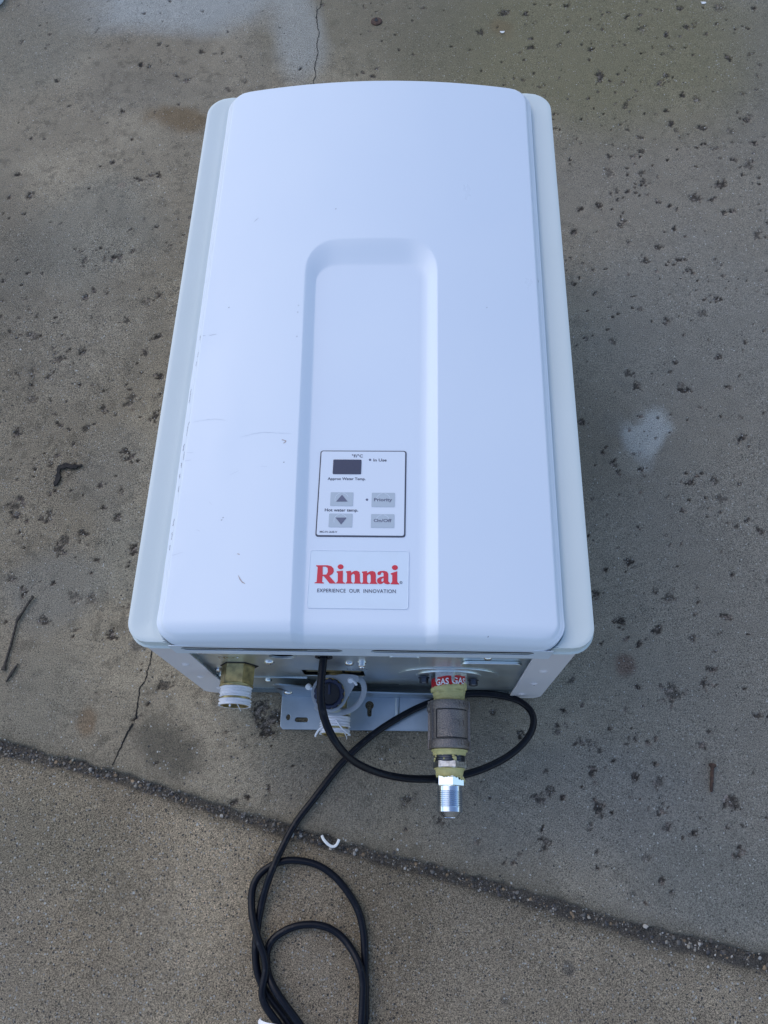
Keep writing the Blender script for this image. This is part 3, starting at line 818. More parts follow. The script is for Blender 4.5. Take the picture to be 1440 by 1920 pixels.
plate('arrow_mark', [[(-.0199, .0979), (-.0152, .0920), (-.0110, .0979)]], .0001, M_GREYINK, bez, 0, up_at(ZI))
plate('indicator_dot', [circle(.00595, .1494, .0010)], .0001, M_GREYINK, bez, 0, up_at(ZF))
plate('indicator_dot', [circle(.00456, .1137, .0010)], .0001, M_GREYINK, bez, 0, up_at(ZF))
text('lettering', '°F/°C', -.0091, -.0001, .1516, .0027, ZF + .0001, M_INK, bez)
text('lettering', 'In Use', .0087, .0195, .1480, .0026, ZF + .0001, M_INK, bez)
text('lettering', 'Approx Water Temp.', -.0279, .0029, .1310, .0024, ZF + .0001, M_INK, bez)
text('lettering', 'Hot water temp.', -.0288, -.0021, .1033, .0026, ZF + .0001, M_INK, bez)
text('lettering', 'Priority', .0103, .0247, .1124, .0028, ZI, M_GREYINK, bez)
text('lettering', 'On/Off', .0105, .0246, .0944, .0027, ZI, M_GREYINK, bez)
text('lettering', 'MC-91-2US-V', -.0317, -.0180, .0850, .0016, ZF + .0001, M_INK, bez)

# --- name plate with the red lettering
badge = plate('name_plate', [rrect(-.0381, .0384, .0240, .0703, .0018, 4)], .0020, M_BADGE, heater, .0002, up_at(ZN - .0021))
plate('plate_edge', [rrect(-.0384, .0387, .0237, .0706, .0021, 4), rrect(-.0379, .0382, .0242, .0701, .0016, 4)[::-1]], .0016, M_WHITE, badge, .0001, up_at(ZN - .00145))
GLYPHS = [
    [[(-0.033, 0.05795), (-0.02408, 0.05804), (-0.02111, 0.05731), (-0.01941, 0.0554), (-0.01907, 0.05295), (-0.02007, 0.05103), (-0.02239, 0.04948), (-0.01854, 0.04512), (-0.01761, 0.04399), (-0.01718, 0.04392), (-0.01715, 0.04339), (-0.02178, 0.04334), (-0.02675, 0.04928), (-0.02762, 0.04927), (-0.02765, 0.04448), (-0.02623, 0.04389), (-0.02627, 0.04328), (-0.03346, 0.04342), (-0.03335, 0.04395), (-0.03186, 0.0445), (-0.03175, 0.05657), (-0.03304, 0.05733)], [(-0.02789, 0.05692), (-0.02548, 0.05695), (-0.02395, 0.05574), (-0.02371, 0.05252), (-0.02463, 0.0506), (-0.02753, 0.05033)]] ,
    [[(-0.0169, 0.05321), (-0.01204, 0.0538), (-0.01181, 0.04542), (-0.01126, 0.04445), (-0.00994, 0.04401), (-0.00991, 0.0434), (-0.01686, 0.0434), (-0.01689, 0.044), (-0.01612, 0.04454), (-0.01572, 0.04538), (-0.01588, 0.05169), (-0.01686, 0.05244)]] ,
    [[(-0.00962, 0.05329), (-0.00578, 0.0538), (-0.00564, 0.05211), (-0.00344, 0.05359), (-0.00127, 0.05385), (0.00058, 0.05295), (0.00116, 0.0509), (0.00136, 0.04551), (0.00198, 0.04438), (0.00256, 0.04408), (0.00259, 0.04348), (-0.00341, 0.04348), (-0.00343, 0.04401), (-0.00273, 0.04455), (-0.00255, 0.04553), (-0.00281, 0.05032), (-0.00358, 0.05138), (-0.00458, 0.05113), (-0.00555, 0.04998), (-0.00537, 0.0455), (-0.0049, 0.04452), (-0.00408, 0.04408), (-0.00406, 0.04347), (-0.00941, 0.04341), (-0.00943, 0.04401), (-0.00874, 0.04463), (-0.00856, 0.04546), (-0.00882, 0.05177), (-0.00958, 0.05253)]] ,
    [[(0.00268, 0.0532), (0.00651, 0.05371), (0.00664, 0.05203), (0.00884, 0.0535), (0.01101, 0.05376), (0.01285, 0.05286), (0.01342, 0.05081), (0.01357, 0.04542), (0.01418, 0.0443), (0.01476, 0.044), (0.01478, 0.0434), (0.00879, 0.0434), (0.00878, 0.04393), (0.00948, 0.04447), (0.00967, 0.04545), (0.00945, 0.05023), (0.00869, 0.05129), (0.00769, 0.05105), (0.00671, 0.04989), (0.00685, 0.04542), (0.00732, 0.04444), (0.00813, 0.044), (0.00815, 0.0434), (0.00281, 0.04333), (0.00279, 0.04393), (0.00349, 0.04455), (0.00367, 0.04538), (0.00346, 0.05169), (0.0027, 0.05244)]] ,
    [[(0.01456, 0.05143), (0.01495, 0.05296), (0.01689, 0.05382), (0.01979, 0.05401), (0.02198, 0.05335), (0.02296, 0.05168), (0.02308, 0.04584), (0.02368, 0.04471), (0.02455, 0.04442), (0.02442, 0.04374), (0.02256, 0.04327), (0.02054, 0.0437), (0.01965, 0.04467), (0.01823, 0.04359), (0.01644, 0.04335), (0.01505, 0.04408), (0.01443, 0.04574), (0.01481, 0.04763), (0.01651, 0.04887), (0.01939, 0.04951), (0.01933, 0.05187), (0.01873, 0.05262), (0.01779, 0.05261), (0.0173, 0.05207), (0.01718, 0.05108), (0.01604, 0.05046), (0.01501, 0.05075)], [(0.01942, 0.0483), (0.01827, 0.04783), (0.01765, 0.04668), (0.0179, 0.0454), (0.01877, 0.04518), (0.01948, 0.04587)]] ,
    [[(0.02483, 0.05201), (0.02979, 0.05382), (0.02993, 0.04592), (0.03046, 0.04442), (0.03148, 0.04383), (0.03149, 0.04323), (0.02501, 0.0433), (0.025, 0.0439), (0.02577, 0.04474), (0.02611, 0.04588), (0.02601, 0.0508), (0.02499, 0.05125)]] ,
]

V, F = [], []
allme = bmesh.new()
for g in GLYPHS:
    me = plate_mesh([g[0]] + [h[::-1] for h in g[1:]], .00012); me.transform(up_at(ZN + .00003)); allme.from_mesh(me)
for (cx, cy) in ((-.01401, .05693), (.02793, .05678)):
    me = plate_mesh([circle(cx, cy, .0023, 20, .0020)], .00012); me.transform(up_at(ZN + .00003)); allme.from_mesh(me)
o = from_bm('lettering', allme, M_REDINK, badge, False); o['label'] = 'large red serif lettering'
text('lettering', 'EXPERIENCE  OUR  INNOVATION', -.0310, .0290, .0363, .0030, ZN + .0001, M_INK2, badge, 1.05, .004)
plate('registered_mark', [circle(.03283, .0448, .00105, 16), circle(.03283, .0448, .0008, 16)[::-1]], .0001, M_INK, badge, 0, up_at(ZN + .00003))
text('lettering', 'R', .0325, .0332, .0444, .0009, ZN + .0001, M_INK, badge)

# --- galvanised bottom plate, set back in the opening
YP = .0060
gp = plate('bottom_plate', [[(-.1500, .0052), (.1460, .0052), (.1460, .1990), (-.1500, .1990)],
                            circle(-.0683, .1530, .0114, 28, .0085)[::-1], circle(-.0330, .1520, .0062, 20)[::-1],
                            rrect(-.060, -.003, .068, .094, .003, 3)[::-1]],
           .0012, M_GALV, heater, .0003, front_at(YP + .0012))
gp['label'] = 'galvanised bottom plate that the pipes come out of'
plate('plate_back', [[(-.150, .0045), (.146, .0045), (.146, .199), (-.150, .199)]], .0008, M_DARK, gp, 0, front_at(YP + .020))
low = plate('lower_plate', [[(-.1500, .0056), (-.0560, .0056), (-.0590, .060), (-.1500, .060)]], .0009, M_GALV, gp, .0003, front_at(YP - .0001))
plate('bottom_lip', [rrect(-.1405, .1378, .0010, .0072, .0002, 1)], .0012, M_GALVDARK, gp, .0002, up_at(.0046))
plate('seam_gap', [rrect(-.052, .028, .0335, .0350, .0005, 1), ], .0002, M_DARK, gp, 0, front_at(YP - .00012))
plate('hole_flange', [circle(-.0683, .1530, .0122, 28, .0093), circle(-.0683, .1530, .0112, 28, .0083)[::-1]], .0010, M_GALV, gp, .0003, front_at(YP - .0001))
plate('grommet', [circle(-.0330, .1520, .0076, 24), circle(-.0330, .1520, .0052, 24)[::-1]], .0016, M_CAPIN, gp, .0005, front_at(YP - .0001))
def emboss(x0, x1, z0, z1, r, h, par=gp, name='pressed_bead'):
    return plate(name, [rrect(x0, x1, z0, z1, r, 6)], h, M_GALV, par, min(h * .45, .0012), front_at(YP - .0001))
emboss(.083, .135, .1290, .1440, .0074, .0030)
emboss(.022, .048, .128, .158, .004, .0014)
emboss(-.150, -.145, .06, .17, .002, .001)
plate('pressed_dish', [circle(.0745, .0850, .046, 40, .030)], .0009, M_GALV, gp, .0004, front_at(YP - .0001))
plate('gas_plate', [circle(.0745, .0855, .030, 32, .021)], .0012, M_GALV, gp, .0005, front_at(YP - .0009))
text('stamped_lettering', 'GAS', .088, .104, 0, 0, 0, M_SCREW, gp) if False else None
def stamped(body, x0, x1, z0, h):
    me = text_mesh(body, x0, x1, z0, h); me.transform(front_at(YP - .0003))
    return link('stamped_lettering', me, M_SCREW, gp, False)
stamped('HOT', -.1255, -.1060, .138, .0060)
stamped('COLD', -.0180, .0010, .0985, .0055)
stamped('GAS', .0905, .1080, .0975, .0060)

def pan_screw(x, z, y, r, mt, par, name='screw'):
    o = lathe(name, [(0, r), (.0006, r), (.0016, r * .88), (.0024, r * .55), (.0027, r * .12)], 20, mt, par, (x, y, z), sharp=60)
    return o
for x, z, r in ((-.1362, .1640, .0040), (-.1077, .1655, .0042), (-.1365, .0930, .0036), (-.0838, .1262, .0046), (.1044, .1560, .0038), (-.0135, .1265, .0040)):
    pan_screw(x, z, YP, r, M_SCREW, gp)
pan_screw(-.1405, .069, YP, .0036, M_GALV, gp)
pan_screw(-.0974, .051, YP - .0009, .0036, M_GALV, low)
# taller hex-washer screw
s = lathe('screw', [(0, .0042), (.0008, .0042), (.001, .0033), (.0035, .0033), (.0042, .0024), (.0052, .0022), (.0056, .0010)], 20, M_SCREW, gp, (-.0022, YP, .1290), sharp=40)
for x, z in ((.0520, .0845), (.0975, .0770)):
    lathe('bolt', [(0, .0052), (.0010, .0052), (.0011, .0042), (.0050, .0042), (.0056, .0034)], 6, M_BOLT, gp, (x, YP - .003, z), sharp=20)

# --- wall bracket at the back edge: an upright tab bent out along the ground
def bracket():
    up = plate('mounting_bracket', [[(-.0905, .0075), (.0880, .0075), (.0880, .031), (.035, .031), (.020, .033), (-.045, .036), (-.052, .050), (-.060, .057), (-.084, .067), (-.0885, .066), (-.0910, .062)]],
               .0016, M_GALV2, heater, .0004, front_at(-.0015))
    hole = [circle(-.0826, -.0236, .0021, 16, .0029)[::-1], rrect(-.0756, -.0626, -.0281, -.0236, .0022, 5)[::-1],
            (circle(-.0016, -.0098, .0040, 20)[2:-2])[::1]]
    key = []
    for i in range(25):
        a = math.radians(-60 + 300 * i / 24); key.append((-.0016 + .0042 * math.cos(a), -.0105 + .0042 * math.sin(a)))
    for i in range(9):
        a = math.radians(180 + 180 * i / 8); key.append((-.0014 + .0021 * math.cos(a), -.0195 + .0021 * math.sin(a)))
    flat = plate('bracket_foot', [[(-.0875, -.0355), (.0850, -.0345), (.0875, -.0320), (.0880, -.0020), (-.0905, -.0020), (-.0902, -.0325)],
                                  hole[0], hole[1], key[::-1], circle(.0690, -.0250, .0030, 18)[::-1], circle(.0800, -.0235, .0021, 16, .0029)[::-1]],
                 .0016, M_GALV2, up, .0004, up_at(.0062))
    # folded corner between the two
    V = []; F = []; n = 8
    for x in (-.0905, .0880):
        for i in range(n + 1):
            a = math.radians(90 * i / n)
            V.append((x, -.0027 + .0012 * math.sin(a) - .0, .0090 - .0012 * math.cos(a) - .0))
    V = [(x, y - .0004, z) for x, y, z in V]
    for i in range(n): F.append((i, i + 1, n + 1 + i + 1, n + 1 + i))
    # stiffening bead pressed across the foot
    sweep('bracket_bead', [(.0262, -.001, .0085), (.0262, -.008, .0080), (.0264, -.016, .0074), (.0266, -.022, .0066)], .0022, M_GALV2, up, 10, 1, .002)
    plate('bracket_step', [[(.0285, -.0335), (.0840, -.0335), (.0865, -.031), (.0865, -.003), (.0285, -.003)], circle(.0690, -.0250, .0030, 18)[::-1]], .0004, M_GALV2, up, .0001, up_at(.0079))
    pan_screw(-.0805, .0300, -.0031, .0046, M_SCREW, up)
    plate('bracket_notch', [[(-.089, .052), (-.083, .0335), (-.0795, .0345), (-.086, .053)]], .0002, M_BOLT, up, 0, front_at(-.0032))
bracket()

# --- hot water outlet (left)
OX, OZ = -.1150, .1080
outlet = lathe('water_outlet', [(-.001, .0150), (.0155, .0150), (.0176, .0140)], 6, M_BRASS, heater, (OX, YP - .001, OZ), sharp=20, phase=math.radians(0))
outlet['label'] = 'brass hexagonal outlet fitting on the left'
lathe('plate_opening', [(0, .0176), (.0003, .0176)], 6, M_DARK, outlet, (OX + .001, YP - .0001, OZ), phase=math.radians(0))
lathe('collar', [(0, .0146), (.0006, .0150), (.0016, .0150), (.0022, .0136)], 40, M_BRASS, outlet, (OX, -.0115, OZ))
def thread(y0, y1, r, pitch, depth):
    out = []; y = y0
    while y < y1:
        out += [(y, r - depth), (y + pitch * .3, r), (y + pitch * .6, r), (y + pitch * .9, r - depth)]; y += pitch
    return out
lathe('threaded_end', [(0, .0125)] + thread(.0005, .0165, .0129, .0018, .0006) + [(.0170, .0122), (.0172, .0106), (.006, .0104), (.005, .002)], 40, M_BRASS, outlet, (OX, -.0128, OZ), sharp=50)
def tape_wrap(cx, cz, y0, y1, r0, par, seed, flare=0.0):
    """several turns of thread tape, uneven"""
    r_ = random.Random(seed); prof = []
    n = max(4, int((y1 - y0) / .0008))
    for i in range(n + 1):
        t = i / n
        prof.append(((y1 - y0) * t, r0 + .00042 * math.sin(i * 2.1) + r_.uniform(-.00018, .00028) + flare * t * t))
    prof = [(0, r0 - .0012)] + prof + [(y1 - y0, r0 - .0012)]
    return lathe('thread_tape', prof, 48, M_TAPE, par, (cx, -y0, cz), sharp=80, wob=.014, close=False)
tape_wrap(OX, OZ, .0134, .0226, .0136, outlet, 1)
tape_wrap(OX, OZ, .0246, .0298, .0138, outlet, 2, .0004)
sweep('tape_thread', [(OX + .0045, -.0298, OZ + .0110), (OX + .0055, -.0312, OZ + .010), (OX + .0062, -.0330, OZ + .006), (OX + .0062, -.034, OZ + .001)], .0003, M_TAPE, outlet, 6, 1, .001)
lathe('tape_thread', [(0, .0002), (.0008, .0009), (.0018, .0009), (.0024, .0003)], 10, M_TAPE, outlet, (OX - .0015, -.0298, OZ + .0115))

# --- cold water inlet with its filter cap (middle)
IX, IZ = -.0305, .0560
inlet = lathe('water_inlet', [(-.006, .0120), (.018, .0120), (.0195, .0105), (.028, .0105)], 32, M_BRASS, heater, (IX, YP, IZ), sharp=30)
inlet['label'] = 'brass inlet fitting with dark blue filter cap in the middle'
plate('inlet_block', [rrect(-.0585, -.0060, .072, .0905, .001, 2)], .0060, M_BRASS, inlet, .0006, front_at(YP + .009))
plate('block_gap', [rrect(-.0240, -.0215, .0722, .0903, .0003, 2)], .0004, M_DARK, inlet, 0, front_at(YP + .0028))
lathe('collar', [(0, .0100), (.0004, .0146), (.0022, .0150), (.0038, .0146), (.0042, .0100)], 40, mat('cream_collar', (.55, .53, .42), .5), inlet, (IX - .0005, -.0245, IZ + .001), sharp=30)
lathe('threaded_end', [(0, .0120)] + thread(.0005, .0165, .0128, .0018, .0006) + [(.0172, .0120), (.0174, .0104), (.006, .0102), (.005, .002)], 40, M_BRASS, inlet, (IX, -.0290, IZ), sharp=50)
tape_wrap(IX, IZ, .0300, .0395, .0137, inlet, 3, .0004)
tape_wrap(IX, IZ, .0415, .0455, .0138, inlet, 4, .0008)
sweep('tape_thread', [(IX + .002, -.0345, IZ + .0145), (IX + .007, -.041, IZ + .0140), (IX + .0125, -.0455, IZ + .010), (IX + .0150, -.047, IZ + .006)], .0006, M_TAPE, inlet, 6, 1, .001)
sweep('tape_thread', [(IX - .0100, -.0400, IZ + .0100), (IX - .0140, -.0430, IZ + .0085), (IX - .0170, -.0470, IZ + .005), (IX - .0175, -.0480, IZ + .003)], .0010, M_TAPE, inlet, 6, 1, .001)
sweep('tape_thread', [(IX + .010, -.0455, IZ + .0100), (IX + .0120, -.0490, IZ + .006), (IX + .0115, -.0500, IZ + .002)], .0003, M_TAPE, inlet, 6, 1, .001)
CAX = Vector((.02, -.22, .97)).normalized()
CC0 = Vector((-.0344, -.0118, .0780))
cap_stem = lathe('filter_housing', [(-.020, .0100), (.0, .0100), (.002, .0130), (.003, .0130)], 32, M_CAPIN, inlet, CC0, CAX, ref=(1, 0, 0))
def knurled_cap():
    bm = bmesh.new(); seg = 96
    u = (Vector((1, 0, 0)) - CAX * CAX.x).normalized(); v = CAX.cross(u)
    rings = []
    def ring(d, r, kn):
        L = []
        for i in range(seg):
            a = 2 * math.pi * i / seg
            k = 1 - kn * (0.5 + .5 * math.cos(14 * a)) ** 3
            L.append(bm.verts.new(CC0 + CAX * d + u * (r * k * math.cos(a)) + v * (r * k * math.sin(a))))
        rings.append(L)
    for d, r, kn in ((.004, .0138, .10), (.0105, .0138, .10), (.0113, .0132, .09), (.0114, .0108, 0), (.0106, .0102, 0), (.0070, .0098, 0), (.0066, .0094, 0)): ring(d, r, kn)
    for A, B in zip(rings, rings[1:]):
        for i in range(seg): bm.faces.new((A[i], A[(i + 1) % seg], B[(i + 1) % seg], B[i]))
    bm.faces.new(rings[0][::-1]); bm.faces.new(rings[-1])
    return from_bm('filter_cap', bm, M_CAP, inlet, True, 30)
knurled_cap()
_capM = Matrix.Translation(CC0 + CAX * .0067) @ Vector((0, 0, 1)).rotation_difference(CAX).to_matrix().to_4x4()
plate('cap_recess', [circle(0, 0, .0093, 32)], .0002, M_CAPIN, inlet, 0, _capM)
plate('cap_bar', [rrect(-.0010, .0010, -.0005, .0085, .0004, 2)], .0022, M_CAP, inlet, .0003, _capM)
_ringM = Matrix.Translation(CC0 + CAX * .0030) @ Vector((0, 0, 1)).rotation_difference(CAX).to_matrix().to_4x4()
# milky retaining strap: a ring round the cap that runs out into a loop
ring_out = []
for i in range(31):
    a = math.radians(78 + 265 * i / 30); ring_out.append((.0168 * math.cos(a), .0168 * math.sin(a)))
ring_out += [(.0205, .0030), (.0235, .0085), (.0270, .0125), (.0262, .0163), (.0205, .0176), (.012, .0178)]
strap = plate('clear_strap', [ring_out, circle(0, 0, .0140, 40)[::-1]], .0014, M_CLEAR, inlet, .0004, _ringM)
sweep('strap_loop', [(-.0120, .0005, .0835), (-.0070, .0015, .0815), (-.0035, -.0030, .0780), (-.0030, -.0090, .0740), (-.0062, -.0165, .0700), (-.0105, -.0215, .0680), (-.0165, -.0255, .0680), (-.024, -.0280, .0700), (-.034, -.0285, .0710), (-.0430, -.0262, .0700), (-.0480, -.0220, .0680)],
      .001, M_CLEAR, inlet, 10, 3, .002, flat=(.0026, .0007))
lathe('drain_pin', [(0, .0016), (.005, .0016)], 12, M_SCREW, inlet, (-.0540, -.004, .064), (0, -.4, .9))
lathe('drain_pin', [(0, .0024), (.001, .0030), (.003, .0030), (.004, .0020)], 16, M_WHITEINK, inlet, (-.0558, -.0035, .0660), (0, -.4, .9))
lathe('drain_pin', [(0, .0024), (.001, .0030), (.003, .0030), (.004, .0020)], 16, M_WHITEINK, inlet, (-.0155, .000, .0815), (0, -.4, .9))
sweep('strap_pin', [(-.0150, .0, .084), (-.0120, -.002, .084), (-.0095, -.005, .083)], .0011, M_WHITEINK, inlet, 8, 1, .001)

# --- gas inlet (right) with everything screwed onto it
GX, GZ = .0745, .0900
def gl(name, prof, seg, m, par=None, y0=0, **k):
    return lathe(name, prof, seg, m, par or gas, (GX, y0, GZ), **k)
gas = lathe('gas_inlet', [(-.001, .0166), (.0090, .0166), (.0100, .0156), (.0200, .0140)], 6, M_STEELHEX, heater, (GX, YP - .0005, GZ), sharp=20, phase=math.radians(18))
gas['label'] = 'gas inlet on the right with coupling, sealant and zinc adapter'
# red wrap-round label, slightly crooked
def label_wrap():
    V, F = [], []; n = 72
    for i in range(n + 1):
        th = -math.pi + 2 * math.pi * i / n
        sk = .0013 * math.sin(th)
        wv = .0002 * math.sin(9 * th)
        for k, y in enumerate((.0007, -.0086)):
            V.append((GX + .0158 * math.sin(th), y + sk + (wv if k else -wv), GZ + .0158 * math.cos(th)))
    for i in range(n): F.append((2 * i, 2 * i + 1, 2 * i + 3, 2 * i + 2))
    o = from_np('gas_label', V, F, M_RED, gas, True, 80)
    for body, a0, a1 in (('GAS', -.0130, -.0006), ('GAS', .0020, .0172), ('_', -.0170, -.0142)):
        me = text_mesh(body, a0, a1, -.0066 if body != '_' else -.0070, .0056, 1.0)
        bm = bmesh.new(); bm.from_mesh(me)
        for v in bm.verts:
            th = v.co.x / .0158; y = v.co.y + .0013 * math.sin(th)
            v.co = (GX + .01590 * math.sin(th), y, GZ + .01590 * math.cos(th))
        bm.to_mesh(me); bm.free()
        link('lettering', me, M_WHITEINK, o, False)
    return o
label_wrap()
gl('sealant', [(0, .0140)] + [(.0006 + i * .0008, .0151 - .00012 * i + .00035 * math.sin(i * 2.3)) for i in range(14)] + [(.0122, .0128)], 56, M_YELLOW, y0=-.0080, wob=.012, sharp=70)
# sealant squeezed up over the label edge
V, F = [], []
n = 40
for i in range(n + 1):
    th = math.radians(-95 + 190 * i / n); h = .0013 + .0012 * abs(math.sin(i * .9)) + (.0022 if i > 31 else 0)
    sk = .0013 * math.sin(th)
    for dy, r in ((-.0020, .0150), (-.0012, .0162), (h * .6, .0163), (h, .0158)):
        V.append((GX + r * math.sin(th), -.0090 + sk + dy, GZ + r * math.cos(th)))
for i in range(n):
    for k in range(3): a = i * 4 + k; F.append((a, a + 1, a + 5, a + 4))
from_np('sealant_lip', V, F, M_YELLOW, gas, True, 80)
def coupling():
    prof = [(0, .0140), (.0002, .0174), (.0010, .0180), (.0072, .0180), (.0082, .0172), (.0088, .0170), (.0330, .0170), (.0336, .0172), (.0346, .0181), (.0404, .0182), (.0414, .0176), (.0416, .0140)]
    c = gl('coupling', prof, 56, M_IRON, y0=-.0198, sharp=40); c['label'] = 'dark cast iron pipe coupling'
    # cast ribs along both sides and one raised along the parting line
    for th, w, h in ((-62, .0020, .0012), (-90, .0026, .0016), (84, .0030, .0014)):
        a = math.radians(th); ca, sa = math.cos(a), math.sin(a)
        V = []
        for y in (-.0200, -.0612):
            for (u, r) in ((-w, .0162), (-w * .8, .0172 + h), (w * .8, .0172 + h), (w, .0162)):
                V.append((GX + r * sa + u * ca, y, GZ + r * ca - u * sa))
        from_np('cast_rib', V, [(0, 1, 5, 4), (1, 2, 6, 5), (2, 3, 7, 6), (3, 2, 1, 0), (4, 5, 6, 7)], M_IRON, c, True, 30)
    # lug on the left
    a = math.radians(-80)
    lathe('lug', [(0, .0042), (.0030, .0040), (.0036, .0030)], 20, M_IRON, c, (GX + .0160 * math.sin(a), -.0260, GZ + .0160 * math.cos(a)), (math.sin(a), 0, math.cos(a)))
    # sunk panel outline on the upper face
    def on(th, y, r): a = math.radians(th); return (GX + r * math.sin(a), y, GZ + r * math.cos(a))
    loop = [on(-42, y, .01705) for y in np.linspace(-.0285, -.0525, 8)] + [on(t, -.0525, .01705) for t in np.linspace(-40, 60, 18)]
    sweep('panel_edge', loop, .0005, M_DARK, c, 6, 0, .002)
    loop = [on(t, -.0285, .01705) for t in np.linspace(-42, 60, 18)]
    sweep('panel_edge', loop, .0005, M_DARK, c, 6, 0, .002)
    # raised casting marks
    def wrap(body, th0, th1, y, h, r):
        me = text_mesh(body, math.radians(th0) * r, math.radians(th1) * r, 0, h)
        bm = bmesh.new(); bm.from_mesh(me)
        g = bmesh.ops.extrude_face_region(bm, geom=bm.faces[:])
        up = set(e for e in g['geom'] if isinstance(e, bmesh.types.BMVert))
        for v in bm.verts:
            th = v.co.x / r; rr = r + (.0005 if v in up else -.0001)
            v.co = (GX + rr * math.sin(th), y + v.co.y, GZ + rr * math.cos(th))
        bm.to_mesh(me); bm.free()
        link('cast_lettering', me, M_IRON, c, True, 30)
    wrap('<RW', 14, 68, -.0262, .0040, .0180)
    wrap('YUIIIX', 18, 78, -.0590, .0040, .0181)
    wrap('*FL', 12, 60, -.0420, .0046, .0170)
coupling()
gl('sealant', [(0, .0150), (.0008, .0160), (.0016, .0158), (.0020, .0147), (.0040, .0144), (.0052, .0140), (.0054, .013)], 56, M_YELLOW, y0=-.0612, wob=.012, sharp=60)
gl('threaded_nipple', [(0, .0130)] + thread(.0002, .0048, .0137, .0014, .0007) + [(.0050, .0125)], 40, M_BOLT, y0=-.0662, sharp=50)
for k, (th, y, s) in enumerate(((12, -.0672, .0011), (16, -.0690, .0017), (20, -.0702, .0012), (-62, -.0675, .0012), (-70, -.0695, .0012), (-74, -.0712, .0009), (-22, -.0698, .0008), (30, -.0668, .0006), (-28, -.0664, .0008))):
    a = math.radians(th)
    bm = bmesh.new(); bmesh.ops.create_icosphere(bm, subdivisions=2, radius=s)
    for v in bm.verts:
        v.co *= 1 + .3 * math.sin(v.co.x * 4000 + k) * math.cos(v.co.y * 3500)
        v.co = v.co + Vector((GX + .0134 * math.sin(a), y, GZ + .0134 * math.cos(a)))
    from_bm('sealant_crumb', bm, M_YELLOW, gas, True, 80)
gl('hex_bushing', [(0, .0128), (.0008, .0146), (.0058, .0148), (.0066, .0140)], 6, M_STEELHEX, y0=-.0706, sharp=20, phase=math.radians(12))
gl('sealant', [(0, .0134), (.0006, .0136), (.0012, .0125), (.0030, .0120), (.0055, .0117), (.0075, .0112), (.0080, .0105)], 56, M_YELLOW, y0=-.0771, wob=.016, sharp=60)
# the ragged front edge of that sealant, over the zinc nut
V, F = [], []
n = 44
for i in range(n + 1):
    th = math.radians(-70 + 150 * i / n); h = .0009 * abs(math.sin(i * .33 + .4)) + .0004 * math.sin(i * 1.7) + (.0022 if i > 34 else 0) + (-.0012 if 5 < i < 12 else 0)
    for dy, r in ((.0015, .0112), (-.0006, .0120), (-h * .7, .0129), (-h - .0004, .0121)):
        V.append((GX + r * math.sin(th), -.0836 + dy, GZ + r * math.cos(th)))
for i in range(n):
    for k in range(3): a = i * 4 + k; F.append((a, a + 1, a + 5, a + 4))
from_np('sealant_lip', V, F, M_YELLOW, gas, True, 80)
sweep('sealant_string', [(GX + .0110, -.0838, GZ + .005), (GX + .0126, -.0860, GZ + .004), (GX + .0130, -.0885, GZ + .003)], .0004, M_YELLOW, gas, 6, 1, .001)
ad = gl('zinc_adapter', [(0, .0112), (.0006, .0126), (.0078, .0127), (.0088, .0116)], 6, M_ZINC, y0=-.0832, sharp=20, phase=math.radians(20))
gl('adapter_thread', [(0, .0106), (.0038, .0107)] + thread(.0040, .0165, .0112, .00165, .0008) + [(.0168, .0108), (.0205, .0108), (.0212, .0098), (.0245, .0070), (.0250, .0062), (.018, .0055), (.017, .001)], 56, M_ZINC, ad, y0=-.0918, sharp=40)
gl('bore', [(0, .0054), (.0002, .0054)], 24, M_DARK, ad, y0=-.1110)

